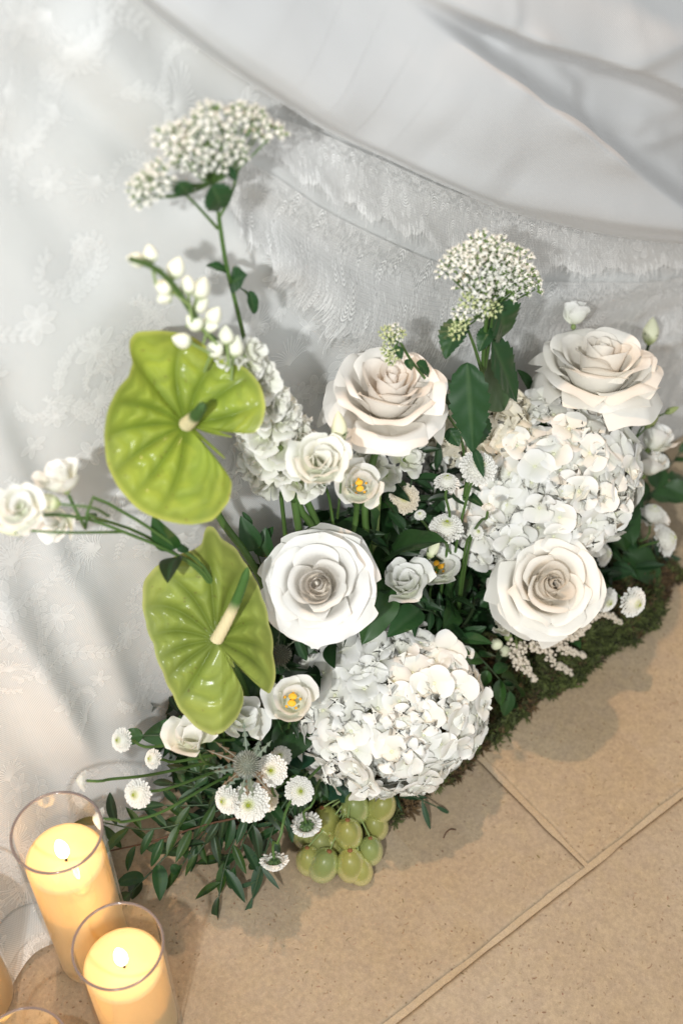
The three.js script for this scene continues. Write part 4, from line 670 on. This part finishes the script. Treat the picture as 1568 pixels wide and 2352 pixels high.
{
  seed(411);
  const path = [[300, 595], [345, 610], [390, 645], [440, 715], [482, 772], [540, 820], [585, 900], [630, 1010], [672, 1110]].map(([x, y], k) => W(x, y, [0.082, 0.08, 0.076, 0.070, 0.064, 0.058, 0.052, 0.048, 0.046][k]));
  const base = bedAt(0.42, 0.07), g = thing('stock_flower', 'tall ruffled white stock spike with creamy buds at its bent tip, behind the upper anthurium', 'stock flower', base);
  part('stem', tube(rel([...path, W(690, 1170, 0.055), W(725, 1225, 0.06), base], g), 0.0018, 0.0042, 8, 60), M.stem, g);
  const spine = new THREE.CatmullRomCurve3(path.slice(5));
  for (let k = 0; k < 46; k++) { const t = (k + 0.5) / 46, p = spine.getPointAt(t), a = k * 2.39996, r = lerp(0.010, 0.026, Math.pow(t, 0.8)), d = V(0, 0, 0).addScaledVector(CR, Math.cos(a)).addScaledVector(CT, Math.sin(a) * 0.9 + 0.35).addScaledVector(CU, rr(-0.2, 0.35)).normalize(); floretAt(g, p.addScaledVector(d, r * 0.8), d, lerp(0.0150, 0.0235, t) * rr(0.88, 1.1)); }
  for (const [x, y, dx, dy, L] of [[312, 597, -1, 0.15, 1], [345, 583, -0.1, 1, 1], [405, 615, 0.35, 0.9, 1.25], [375, 660, -0.7, 0.3, 1.1], [378, 682, -0.6, -0.5, 1.0], [432, 655, 0, 1, 1.1], [462, 662, 0.4, 0.8, 1.35], [462, 700, 0.6, 0.5, 1.1], [492, 725, 0.5, 0.75, 1.2], [482, 748, 0.5, -0.1, 1.2], [447, 740, -0.5, 0.4, 1.2], [418, 782, -0.8, 0.2, 1.2], [496, 800, 0.3, 0.3, 1.3], [540, 795, 0.2, 0.8, 1.4], [520, 770, 0, 1, 1.2]]) {
    const p = W(x, y, 0.068), d = cd(dx, dy, 0.35), L2 = 0.0118 * L; bud(g, p.clone().addScaledVector(d, -L2 * 0.5).sub(base), d, L2, 0.0046 * L, [0.30, 0.40, 0.14], [0.82, 0.83, 0.68]);
    part('stalk', tube(rel([p.clone().addScaledVector(d, -L2 * 0.5), p.clone().addScaledVector(d, -L2 * 1.3).add(cd(0.2, -0.5, -0.3).multiplyScalar(0.004))], g), 0.0010), M.stemPale, g);
  }
  const b2 = bedAt(0.53, 0.075), g2 = thing('stock_flower', 'short white stock with thick leafy green stalk, florets tucked under the blush rose', 'stock flower', b2);
  part('stem', tube(rel([W(872, 1060, 0.045), W(868, 1130, 0.055), W(862, 1220, 0.068), W(866, 1320, 0.08), b2], g2), 0.0030, 0.0056), M.stemPale, g2);
  for (const [x, y, d, R] of [[925, 1058, cd(0.5, 0.3, 0.8), 0.0195], [850, 1070, cd(-0.1, 0.2, 1), 0.0195], [885, 1090, cd(0.2, -0.2, 0.9), 0.017], [800, 1075, cd(-0.3, 0.1, 0.9), 0.017], [945, 1040, cd(0.7, 0.4, 0.5), 0.015]]) floretAt(g2, W(x, y, 0.050), d, R);
  for (const [bk, a, b, wa, wb, n, s] of [[BROAD, [880, 1282], [992, 1196], 0.09, 0.12, cd(-0.3, 0.8, 0.5), 0.95], [BROAD, [884, 1330], [846, 1474], 0.10, 0.14, cd(0.2, 0.1, 1), 0.9], [BROAD, [850, 1170], [882, 1238], 0.075, 0.085, cd(0.7, 0.1, 0.6), 0.8], [BROAD, [1020, 1330], [1062, 1398], 0.10, 0.12, cd(0.3, 0.6, 0.6), 1.1], [BROAD, [835, 1350], [900, 1360], 0.07, 0.09, cd(0, 0.5, 0.8), 0.9], [PALE, [960, 1440], [1042, 1442], 0.11, 0.12, cd(0, 0.3, 0.9), 1], [PALE, [960, 1280], [1000, 1262], 0.085, 0.09, cd(0, 0.3, 0.9), 1]]) { const l = lf(bk, W(a[0], a[1], wa), W(b[0], b[1], wb), n, s); part('leaf', l[0], M.leaf, g2, l[1].clone().sub(b2), l[2], l[3]); }
}
// ------------------------------------------------------------------ white snakeroot: clusters of tiny fluffy florets
const fluff = (() => bank(4, (v) => { seed(440 + v); const w = [], gcal = []; for (let k = 0; k < 15; k++) { const y = 1 - 0.95 * k / 15, r = Math.sqrt(1 - y * y), a = k * 2.39996, d = V(Math.cos(a) * r, y * 0.75, Math.sin(a) * r).multiplyScalar(rr(0.85, 1.1)), n = V(Math.cos(a) * r, y + 0.25, Math.sin(a) * r).normalize();
  gcal.push(xf(grid(5, 2, (p, t) => [Math.cos(p * 6.2832) * lerp(0.06, 0.15, t), t * 0.42 - 0.42, Math.sin(p * 6.2832) * lerp(0.06, 0.15, t)]), d, turn(n)));
  if (rnd() < 0.10) continue;
  w.push(xf(new THREE.IcosahedronGeometry(0.14, 0).deleteAttribute('uv'), d, turn(n, rnd() * 6), V(1, 0.8, 1))); for (let s = 0; s < 17; s++) { const q = V(rr(-1, 1), rr(-0.1, 1), rr(-1, 1)).normalize(), e = q.clone().multiplyScalar(rr(0.24, 0.42)), t = V(q.z, 0.2, -q.x).normalize().multiplyScalar(0.07); w.push(xf(geom([t.x, t.y, t.z, -t.x, -t.y, -t.z, e.x, e.y, e.z], [0, 1, 2]).toNonIndexed(), d, turn(n))); } }
  w.forEach((g) => { g.deleteAttribute('uv'); }); return [mergeGeometries(w), mergeGeometries(gcal)]; }))();
const fluffMat = std([0.90, 0.89, 0.83], 0.75, { transmission: 0.15, thickness: 0 }), fluffBud = std([0.62, 0.66, 0.36], 0.75), fluffCal = std([0.16, 0.26, 0.07], 0.6);
function snakeroot(label, base, stems, clusters, leaves, sd, hub) {
  const g = thing('snakeroot', label, 'snakeroot', base); seed(sd);
  for (const [pts, r] of stems) part('stem', tube(rel(pts, g), r * 0.7, r), M.stem, g);
  for (const [p, R, b] of clusters) {
    const f = pick(fluff), up = p.clone().sub(hub).normalize().add(cd(0, 0.35, 0.55)).normalize(), q = turn(up, rnd() * 6);
    const c = stuff(part('calyx_cluster', f[1], fluffCal, g, p.clone().sub(base), q, R)); stuff(part('flower_cluster', f[0], b ? fluffBud : fluffMat, c));
    part('stem', tube(rel([p, p.clone().lerp(hub, 0.55).add(V(0, -0.004, 0)), hub], g), 0.0006, 0.0009, 5), M.stem, g);
  }
  for (const [bk, a, b, n, s] of leaves) { const l = lf(bk, a, b, n, s); part('leaf', l[0], M.leaf, g, l[1].clone().sub(base), l[2], l[3]); }
  return g;
}
{
  const w1 = 0.034, A = (x, y, w = w1) => W(x, y, w);
  snakeroot('tall snakeroot stem with a blurred white flower head, highest flower on the left', bedAt(0.40, 0.06), [[[A(503, 500), A(520, 610), A(540, 690), A(558, 765), A(590, 900, 0.035), A(640, 1100, 0.03), bedAt(0.40, 0.06)], 0.0022], [[A(488, 395), A(495, 450), A(503, 500)], 0.0012], [[A(548, 385), A(530, 450), A(503, 500)], 0.0012], [[A(410, 430), A(455, 475), A(500, 525)], 0.0012], [[A(575, 340), A(560, 360), A(548, 390)], 0.001]],
    [[420, 300], [470, 285], [520, 275], [562, 285], [600, 288], [630, 305], [440, 340], [490, 345], [540, 335], [590, 318], [405, 345], [462, 385], [428, 372], [510, 308], [556, 262], [498, 380], [545, 362], [385, 320], [455, 310], [590, 265], [480, 260], [338, 418], [372, 415], [330, 455], [358, 398], [318, 430], [350, 448]].map(([x, y]) => [A(x, y, w1 + rr(-0.006, 0.012)), rr(0.0074, 0.0094)]),
    [[SERR, A(485, 425, 0.045), A(528, 502, 0.052), cd(0.0, 0.2, 1), 1.15], [SERR, A(505, 385, 0.04), A(552, 405, 0.05), cd(-0.2, 0.6, 0.6), 1.1], [SERR, A(410, 418, 0.045), A(442, 462, 0.05), cd(-0.3, 0.2, 1), 1.25], [SERR, A(528, 650), A(562, 632, 0.05), cd(0.2, 0.1, 1), 1.3], [SERR, A(520, 622), A(482, 600), cd(0.2, 0.4, 0.9), 0.7], [SERR, A(572, 668), A(592, 728, 0.04), cd(0.4, 0.1, 0.9), 0.6], [SERR, A(545, 660), A(578, 672), cd(0, 0.8, 0.4), 0.6]], 451, A(490, 420));
  const B = (x, y, w = 0.085) => W(x, y, w);
  const ring = []; seed(455); for (let k = 0; k < 30; k++) { const r = 76 * Math.sqrt((k + 0.5) / 30), a = k * 2.39996; ring.push([1128 + Math.cos(a) * r * 1.02, 622 + Math.sin(a) * r * 0.92]); }
  snakeroot('snakeroot with a crisp domed white flower head over dark serrated leaves, right of centre', bedAt(0.58, 0.075), [[[B(1122, 690), B(1112, 780), B(1108, 850), B(1100, 960), B(1080, 1060, 0.09), bedAt(0.58, 0.075)], 0.0026], [[B(1135, 690), B(1125, 770), B(1112, 850)], 0.0018], [[B(1075, 760), B(1090, 800), B(1105, 850)], 0.0016], [[B(1150, 680), B(1138, 720), B(1130, 760)], 0.0012]],
    [...ring.map(([x, y]) => [B(x, y, 0.085 + rr(-0.006, 0.014)), rr(0.0080, 0.0100)]), ...[[1030, 605], [1045, 590], [1060, 580], [1022, 625], [1210, 650], [1225, 640], [1228, 665], [1200, 672], [1190, 640], [1215, 625]].map(([x, y]) => [B(x, y), 0.0070]), ...[[1055, 718], [1085, 702], [1100, 720], [1060, 742], [1048, 762], [1075, 690], [1110, 706], [1130, 712]].map(([x, y], k) => [B(x, y, 0.10), 0.0066, k > 2])],
    [[SERR, B(1138, 703, 0.09), B(1196, 785, 0.11), cd(0.25, 0.3, 0.92), 1.45], [SERR, B(1060, 735), B(1015, 800, 0.10), cd(-0.3, 0.35, 0.9), 0.95], [SERR, B(1072, 832, 0.095), B(1085, 1045, 0.125), cd(-0.25, 0.1, 0.95), 0.62], [SERR, B(1088, 1030, 0.115), B(1112, 1098, 0.135), cd(0.3, 0.3, 0.9), 0.5], [SERR, B(1128, 780, 0.09), B(1195, 925, 0.11), cd(0.4, 0.25, 0.85), 0.66], [PALE, B(1112, 830, 0.07), B(1170, 950, 0.08), cd(-0.1, 0.3, 0.95), 1.0], [SERR, B(1125, 752), B(1100, 800, 0.095), cd(0, 0.3, 0.95), 0.9], [SERR, B(1110, 950, 0.08), B(1105, 1025, 0.1), cd(0.6, 0.2, 0.7), 0.8], [SERR, B(1120, 700), B(1145, 740, 0.07), cd(0, 0.7, 0.5), 0.8]], 457, B(1125, 700));
  const C = (x, y, w = 0.075) => W(x, y, w);
  snakeroot('small snakeroot sprig with two budding heads, leaning left beside the blush rose', bedAt(0.565, 0.07), [[[C(918, 785), C(945, 830), C(985, 882), C(1022, 945), C(1050, 990), C(1065, 1050), bedAt(0.565, 0.07)], 0.0016]],
    [[885, 765, 1], [905, 758, 0], [918, 768, 1], [895, 778, 1], [910, 780, 0], [890, 805, 1], [905, 812, 1], [898, 825, 1]].map(([x, y, b]) => [C(x, y), 0.0052, b]),
    [[SERR, C(955, 835), C(1002, 858, 0.085), cd(0.1, 0.5, 0.85), 0.95], [SERR, C(1000, 905, 0.08), C(1032, 960, 0.095), cd(-0.3, 0.3, 0.9), 1.3], [SERR, C(985, 885), C(1045, 872, 0.08), cd(0, 0.8, 0.5), 0.7], [SERR, C(935, 825), C(945, 850, 0.085), cd(0.2, 0.3, 0.9), 1.1], [SERR, C(912, 795), C(922, 825, 0.085), cd(0, 0.3, 0.9), 0.9], [SERR, C(1015, 945), C(975, 942, 0.085), cd(-0.2, 0.3, 0.9), 0.9], [SERR, C(1028, 985, 0.085), C(1055, 1025, 0.1), cd(0, 0.3, 0.9), 1.2]], 461, C(912, 785));
}

// ------------------------------------------------------------------ astilbe plumes
{
  seed(481); const base = bedAt(0.64, 0.11), g = thing('astilbe', 'feathery cream astilbe plumes hanging over the moss below the cream rose', 'astilbe', base), mat = std([0.78, 0.70, 0.58], 0.75, { transmission: 0.15, thickness: 0 });
  const puff = new THREE.IcosahedronGeometry(1, 1);
  for (const pl of [[[1255, 1440], [1310, 1425], [1370, 1395], [1418, 1416]], [[1240, 1420], [1275, 1465], [1300, 1480], [1335, 1492]], [[1200, 1470], [1235, 1470], [1270, 1510], [1308, 1534]], [[1180, 1470], [1182, 1500], [1205, 1525], [1222, 1550]], [[1250, 1430], [1290, 1445], [1320, 1440], [1345, 1420]]]) {
    const pts = pl.map(([x, y], k) => W(x + 6, y + 14, 0.172 + 0.004 * k)), cv = new THREE.CatmullRomCurve3(pts), gs = [];
    for (let k = 0; k < 190; k++) { const t = Math.pow(rnd(), 0.8), p = cv.getPoint(t).add(V(rr(-1, 1), rr(-1, 1), rr(-1, 1)).normalize().multiplyScalar(lerp(0.011, 0.0025, t) * Math.sqrt(rnd()))); gs.push(xf(puff, p.sub(base), null, V(rr(0.8, 1.2), rr(0.8, 1.2), rr(0.8, 1.2)).multiplyScalar(lerp(0.0019, 0.0013, t)))); }
    const s = part('stem', tube(rel([...pts].reverse().concat([base]), g), 0.0006, 0.001, 5), M.stemPale, g); stuff(part('plume', mergeGeometries(gs), mat, s));
  }
}

// ------------------------------------------------------------------ grapes
{
  seed(491); const base = W(800, 1830, 0.165), g = thing('grape_bunch', 'small bunch of pale green grapes lying on the tiles in front of the moss', 'grapes', V(G(800, 1930, 0).x, 0, G(800, 1930, 0).z)), o = (p) => p.clone().sub(g.position);
  const gg = grid(26, 20, (a, t) => { const th = t * Math.PI, p = a * 6.2832, y = -Math.cos(th), r = Math.sin(th) * (1 - 0.06 * y); return [Math.cos(p) * r * 0.78, y, Math.sin(p) * r * 0.78]; });
  const gm = [[1, 1, 1], [1.1, 1.02, 0.85], [0.86, 0.94, 0.9], [1.0, 0.94, 0.75]].map((k) => { const m = M.grape.clone(); m.color.setRGB(0.46 * k[0], 0.50 * k[1], 0.17 * k[2]); return m; });
  const cap = new THREE.IcosahedronGeometry(1, 1), brown = std([0.22, 0.09, 0.03], 0.7);
  const list = [[814, 1859, 0.040, 0.1, 1], [869, 1857, 0.036, -0.5, 1.02], [800, 1915, 0.034, 0.05, 0.98], [754, 1886, 0.030, 0.3, 0.95], [857, 1898, 0.020, 0.1, 0.92], [846, 1951, 0.016, 0, 0.9], [805, 1982, 0.016, 0.05, 1.04], [747, 1982, 0.016, -0.35, 1.06], [716, 1972, 0.013, 0.1, 0.92], [743, 1937, 0.014, 0.2, 0.9], [706, 1918, 0.012, 0.4, 0.88], [855, 1822, 0.020, 0.6, 0.98], [786, 1872, 0.014, 0, 0.9], [826, 1995, 0.011, 0.1, 0.85], [800, 1950, 0.011, 0, 0.85], [770, 1940, 0.011, 0.4, 0.85]];
  const hub = G(806, 1822, 0.052);
  for (const [x, y, h, r, s] of list) {
    const p = G(800 + (x - 800) * 1.08, 1910 + (y - 1910) * 1.07, h), d = cd(-Math.sin(r), Math.cos(r), 0.55), L = 0.0172 * s;
    const gr = part('grape', gg, gm[Math.floor(rnd() * 4)], g, o(p), turn(d, rnd() * 6), L), tip = p.clone().addScaledVector(d, L);
    part('stalk_cap', cap, brown, gr, V(0, 1.0, 0), null, V(0.14, 0.1, 0.14));
    part('stalk', tube(rel([tip, tip.clone().lerp(hub, 0.5).add(V(0, h > 0.025 ? 0.002 : -0.004, 0)), hub], g), 0.0007, 0.0009, 6), M.stemPale, g);
  }
  part('stalk', tube(rel([G(838, 1826, 0.05), hub, G(790, 1800, 0.055), G(776, 1772, 0.05), bedAt(0.44, 0.12)], g), 0.0012, 0.0016), M.stemPale, g);
}
{
  const g = thing('fallen_twig', 'tiny curved dry twig lying loose on the tiles', 'twig', G(1030, 1905, 0.002));
  part('stem', tube(rel([G(1018, 1925, 0.002), G(1024, 1912, 0.004), G(1034, 1905, 0.004), G(1046, 1906, 0.002)], g), 0.0006), M.twig, g);
}

// ------------------------------------------------------------------ leafy sprigs
function sprig(name, label, pts, leaves, sd, mat = M.stemDark, r = 0.0010) {     // leaves: [bank, from, to, normal, stretch]
  const base = pts[pts.length - 1], g = thing(name, label, 'foliage', base); seed(sd); part('stem', tube(rel(pts, g), r * 0.7, r * 1.3), mat, g);
  for (const [bk, a, b, n, s] of leaves) { const l = lf(bk, a, b, n ?? cd(rr(-0.4, 0.4), rr(0.2, 0.8), 0.8), s ?? 1); part('leaf', l[0], M.leaf, g, l[1].clone().sub(base), l[2], l[3]); }
  return g;
}
function autoLeaves(pts, bk, n, L, sd, spread = 0.9, t0 = 0.0, t1 = 0.85) {      // leaves in pairs along a stem whose first point is the tip
  seed(sd); const cv = new THREE.CatmullRomCurve3(pts), out = [];
  n = Math.round(n * 1.45);
  for (let k = 0; k < n; k++) { const t = lerp(t0, t1, k / n), p = cv.getPointAt(t), tg = cv.getTangentAt(t).negate(), side = k === 0 ? 0 : (k % 2 ? 1 : -1), s = tg.clone().cross(cd(rr(-0.2, 0.2), 0.4, 1)).normalize(), d = tg.clone().multiplyScalar(1 - 0.3 * Math.abs(side)).addScaledVector(s, side * spread).add(V(0, rr(-0.25, 0.2), 0)).normalize(); out.push([bk, p, p.clone().addScaledVector(d, L * rr(0.75, 1.2)), cd(rr(-0.5, 0.5), rr(0.2, 0.9), 0.8), 1]); }
  return out;
}
{
  const F = (x, y, h = 0.045) => G(x, y, h);
  const end = (u = 0.36, w = 0.10) => bedAt(u, w, 0.05);
  const run = (label, pts, bk, n, L, sd, extra = [], sp = 0.9, mat) => sprig('leaf_sprig', label, pts, [...autoLeaves(pts, bk, n, L, sd, sp), ...extra], sd, mat);
  run('dark leafy sprig reaching left to the tall candle', [F(242, 1890, 0.07), F(330, 1905, 0.07), F(430, 1888, 0.07), F(560, 1830, 0.08), end()], LANCE, 11, 0.0306, 501);
  run('leafy twig with a reddish stem just below the one that reaches the candle', [F(250, 1955, 0.05), F(340, 1935, 0.06), F(470, 1895, 0.07), F(590, 1860, 0.08), end()], LANCE, 10, 0.0282, 502, [], 0.9, M.twig);
  run('drooping sprig whose round end leaf lies beside the candle glass', [F(300, 2050, 0.02), F(345, 2005, 0.03), F(400, 1945, 0.04), F(450, 1900, 0.06), end()], OVATE, 7, 0.0282, 503, [[OVATE, F(318, 2015, 0.02), F(300, 2065, 0.015), cd(0, 0.4, 0.9), 1.5], [OVATE, F(395, 1985, 0.03), F(415, 2015, 0.02), cd(0, 0.4, 0.9), 1.4]]);
  run('sprig hanging over the shadow right of the tall candle, with paired leaves', [F(420, 1985, 0.025), F(450, 1940, 0.04), F(490, 1890, 0.06), end(0.37)], LANCE, 7, 0.0282, 504, [[LANCE, F(450, 1935, 0.03), F(437, 2005, 0.02), cd(0, 0.3, 0.9), 1.2]]);
  run('sprig pointing straight down to the tiles left of the upside down chrysanthemum', [F(503, 2058, 0.012), F(518, 1985, 0.03), F(545, 1920, 0.05), end(0.38)], LANCE, 8, 0.0329, 505, [[LANCE, F(515, 1980, 0.03), F(502, 2060, 0.01), cd(0, 0.3, 0.9), 1.1], [LANCE, F(515, 1975, 0.03), F(440, 1978, 0.02), cd(0, 0.6, 0.7), 1.1], [LANCE, F(520, 1970, 0.03), F(522, 2030, 0.02), cd(0.3, 0.3, 0.9), 1.1]]);
  run('slender sprig under the upside down chrysanthemum, its last leaf touching the tiles', [F(580, 2060, 0.008), F(600, 1990, 0.03), F(625, 1910, 0.06), F(650, 1850, 0.08), end(0.42, 0.12)], SLIM, 8, 0.028, 506, [[LANCE, F(605, 1965, 0.035), F(560, 2008, 0.02), cd(0.2, 0.4, 0.9), 1.2], [OVATE, F(612, 1925, 0.04), F(588, 1968, 0.035), cd(0.3, 0.3, 0.9), 1.3], [SLIM, F(600, 1975, 0.03), F(580, 2068, 0.008), cd(0, 0.3, 0.9), 1.6]]);
  run('glossy sprig crossing in front of the tiles between the candle and the grapes', [F(455, 1960, 0.05), F(500, 1900, 0.06), F(560, 1850, 0.07), end(0.38)], LANCE, 8, 0.0306, 507);
  run('sprig with light green leaf edges at the level of the domed chrysanthemum', [F(380, 1850, 0.08), F(440, 1850, 0.08), F(520, 1840, 0.08), end(0.37)], LANCE, 8, 0.0282, 508);
  run('small upright leaves between the left chrysanthemum stalks', [F(430, 1770, 0.12), F(470, 1780, 0.11), F(540, 1800, 0.1), end(0.37)], OVATE, 8, 0.0212, 509);
  run('dark sprig below the left chrysanthemum stalks', [F(400, 1800, 0.10), F(460, 1810, 0.10), F(540, 1820, 0.1), end(0.37)], LANCE, 9, 0.0247, 510);
  run('dark sprig hanging straight down under the domed chrysanthemum', [F(540, 1990, 0.03), F(560, 1930, 0.05), F(590, 1880, 0.07), end(0.4)], LANCE, 9, 0.0318, 511);
  run('dark sprig in shade left of the grapes', [F(640, 1930, 0.05), F(650, 1890, 0.06), F(690, 1830, 0.07), end(0.43)], LANCE, 8, 0.0306, 512);
  run('pale veined leaf spray left of the pointed lisianthus', [F(330, 1690, 0.14), F(380, 1690, 0.14), F(450, 1720, 0.12), end(0.36)], BROAD, 3, 0.030, 513, [[PALE, F(420, 1680, 0.14), F(320, 1690, 0.13), cd(-0.2, 0.6, 0.8), 1]]);
  run('lobed chrysanthemum leaves between the thistle and the lower hydrangea', [F(700, 1690, 0.09), F(700, 1760, 0.09), end(0.44)], LOBED, 1, 0.02, 514, [[LOBED, F(690, 1768, 0.10), F(695, 1668, 0.10), cd(0, 0.3, 1), 1.0], [LOBED, F(752, 1790, 0.06), F(800, 1832, 0.06), cd(0, 0.4, 0.9), 1.5], [LOBED, F(740, 1775, 0.06), F(730, 1740, 0.06), cd(0, 0.4, 0.9), 1.5], [OVATE, F(775, 1755, 0.06), F(780, 1800, 0.06), cd(0, 0.4, 0.9), 1.4], [LANCE, F(680, 1840, 0.07), F(690, 1900, 0.06), cd(0, 0.4, 0.9), 1.2], [LOBED, F(790, 1770, 0.055), F(820, 1790, 0.05), cd(0, 0.4, 0.9), 1.5]]);
  run('narrow leaves right of the grapes reaching over the floor', [F(1000, 1852, 0.012), F(940, 1825, 0.03), F(860, 1790, 0.05), end(0.5, 0.13)], SLIM, 6, 0.026, 515, [[SLIM, F(915, 1830, 0.03), F(985, 1830, 0.02), cd(0, 0.6, 0.8), 1.2], [LANCE, F(880, 1800, 0.04), F(895, 1860, 0.02), cd(0, 0.4, 0.8), 1.1]]);
  const E = (x, y, w = 0.15) => W(x, y, w);
  run('dark oval leaved sprig arching over the moss right of the lower hydrangea', [E(1180, 1600, 0.185), E(1148, 1562, 0.18), E(1110, 1520, 0.17), E(1060, 1470, 0.15), bedAt(0.57, 0.11)], OVATE, 9, 0.028, 516, [[LANCE, E(1150, 1565, 0.18), E(1188, 1610, 0.185), cd(-0.2, 0.4, 0.9), 1.3], [LANCE, E(1150, 1555, 0.18), E(1220, 1580, 0.185), cd(0, 0.7, 0.7), 1.2], [OVATE, E(1120, 1540, 0.18), E(1105, 1580, 0.185), cd(0, 0.4, 0.9), 1.5], [OVATE, E(1100, 1510, 0.17), E(1060, 1500, 0.17), cd(0, 0.6, 0.8), 1.3]]);
  run('sprig of small dark leaves in the shaded middle below the lisianthus pair', [E(900, 1420, 0.12), E(950, 1400, 0.125), E(1010, 1420, 0.12), bedAt(0.55, 0.1)], LANCE, 8, 0.028, 517, [[OVATE, E(965, 1400, 0.13), E(905, 1432, 0.14), cd(0, 0.5, 0.9), 1.2]]);
  run('leaves in the shade left of the cream rose', [E(1080, 1470, 0.13), E(1060, 1430, 0.12), E(1040, 1390, 0.11), bedAt(0.57, 0.09)], OVATE, 9, 0.024, 518, [[PALE, E(1060, 1440, 0.10), E(1110, 1380, 0.11), cd(0, 0.3, 0.95), 1.0]]);
  run('rounded leaf twig over the moss below the astilbe', [E(1260, 1560, 0.16), E(1220, 1520, 0.16), E(1170, 1490, 0.15), bedAt(0.61, 0.12)], OVATE, 7, 0.024, 519);
  run('eucalyptus twig above the moss at the right', [E(1480, 1462, 0.17), E(1430, 1425, 0.165), E(1370, 1400, 0.15), bedAt(0.69, 0.12)], LANCE, 8, 0.032, 520, [[LANCE, E(1400, 1420, 0.16), E(1482, 1462, 0.17), cd(0, 0.6, 0.8), 1.1], [LANCE, E(1370, 1420, 0.16), E(1368, 1478, 0.17), cd(0, 0.4, 0.9), 1.1], [LANCE, E(1335, 1440, 0.16), E(1348, 1480, 0.165), cd(0, 0.4, 0.9), 1.1]]);
  run('blue green narrow leaves sticking out at the right, upper', [E(1560, 1265, 0.13), E(1480, 1290, 0.13), E(1380, 1310, 0.11), bedAt(0.72, 0.09)], SLIM, 14, 0.040, 521);
  run('blue green narrow leaves sticking out at the right, lower', [E(1530, 1320, 0.14), E(1460, 1325, 0.14), E(1370, 1330, 0.12), bedAt(0.71, 0.09)], SLIM, 14, 0.038, 522);
  run('blue green narrow leaves right of the cream rose', [E(1470, 1300, 0.12), E(1420, 1300, 0.12), E(1350, 1310, 0.11), bedAt(0.70, 0.09)], SLIM, 12, 0.034, 523);
  run('broad dark leaves at the right edge below the lisianthus bells', [E(1540, 1110, 0.08), E(1500, 1130, 0.08), E(1450, 1180, 0.08), bedAt(0.78, 0.08)], BROAD, 7, 0.042, 524);
  run('small dark leaves at the right edge beside the lisianthus bells', [E(1560, 1040, 0.06), E(1530, 1080, 0.06), E(1490, 1150, 0.07), bedAt(0.80, 0.08)], OVATE, 9, 0.026, 525);
  run('dark leafy twig against the lace between the anthuriums and the big white rose', [E(575, 1215, 0.04), E(590, 1270, 0.045), E(610, 1330, 0.05), bedAt(0.38, 0.06)], OVATE, 6, 0.024, 526, [[OVATE, E(605, 1280, 0.05), E(606, 1230, 0.05), cd(0, 0.3, 1), 1.5], [OVATE, E(585, 1265, 0.05), E(560, 1200, 0.045), cd(0, 0.3, 1), 1.2]]);
  run('dark leaves behind the ivory rose', [E(1220, 900, 0.04), E(1230, 950, 0.045), E(1240, 1020, 0.05), bedAt(0.68, 0.06)], OVATE, 6, 0.03, 527);
  run('leafy stems in the shade under the blush rose', [E(960, 1010, 0.05), E(950, 1080, 0.055), E(930, 1180, 0.06), bedAt(0.53, 0.06)], LANCE, 12, 0.030, 528);
  run('shaded leafy twig left of the upper hydrangea', [E(1000, 1080, 0.05), E(990, 1150, 0.055), E(970, 1240, 0.065), bedAt(0.55, 0.07)], LANCE, 12, 0.030, 529);
  run('green leaves behind the thick stock stalk', [E(800, 1270, 0.06), E(820, 1310, 0.07), E(840, 1360, 0.08), bedAt(0.50, 0.08)], BROAD, 7, 0.034, 530);
  // two bare stalks beside the stock
  for (const [lab, a, b, u] of [['bare green stalk above the big white rose, left of a pair', [676, 1150], [688, 1228], 0.42], ['bare green stalk above the big white rose, right of a pair', [704, 1150], [738, 1232], 0.44]]) { const p = bedAt(u, 0.07), g = thing('flower_stalk', lab, 'stalk', p); part('stem', tube(rel([W(a[0], a[1], 0.052), W(b[0], b[1], 0.06), p], g), 0.0032, 0.0036), M.stem, g); }
}
// deep shade between the flowers: leaves that nobody could count
{
  seed(601); const geos = [LANCE[0], LANCE[2], OVATE[1], BROAD[0]];
  const g = thing('shaded_foliage', 'mass of dark leaves filling the shade between the flowers, down to the moss', 'foliage', uvw(0.55, 0.03, 0.07)); stuff(g);
  geos.forEach((geo, v) => {
    const n = [420, 420, 320, 110][v], m = new THREE.InstancedMesh(geo, M.leaf, n); m.name = 'leaves'; stuff(m); const mt = new THREE.Matrix4(), c = new THREE.Color();
    for (let k = 0; k < n; k++) {
      const u = lerp(0.27, 0.80, rnd()), top = 0.20 * smooth(0.24, 0.45, u) * smooth(0.86, 0.72, u) + 0.07, h = rr(0.02, top), w = rr(0.02, 0.145 - 0.3 * Math.max(0, h - 0.06)) - 0.04 * smooth(0.36, 0.27, u);
      const p = uvw(u, h, w).sub(g.position), d = V(rr(-1, 1), rr(-0.5, 0.8), rr(-1, 1)).addScaledVector(NRM, 0.6).normalize(), L = [0.032, 0.032, 0.03, 0.05][v] * rr(0.7, 1.3), q = rr(0.55, 1.1);
      mt.compose(p, frame(d, V(rr(-1, 1), rr(0.2, 1.5), rr(-0.2, 1.2))), V(L, L, L)); m.setMatrixAt(k, mt); m.setColorAt(k, c.setRGB(q * 0.8, q * 0.9, q * 0.8));
    }
    g.add(m);
  });
}

scene.traverse((o) => { if (o.isMesh) { o.castShadow = true; o.receiveShadow = true; } });
renderer.render(scene, camera);
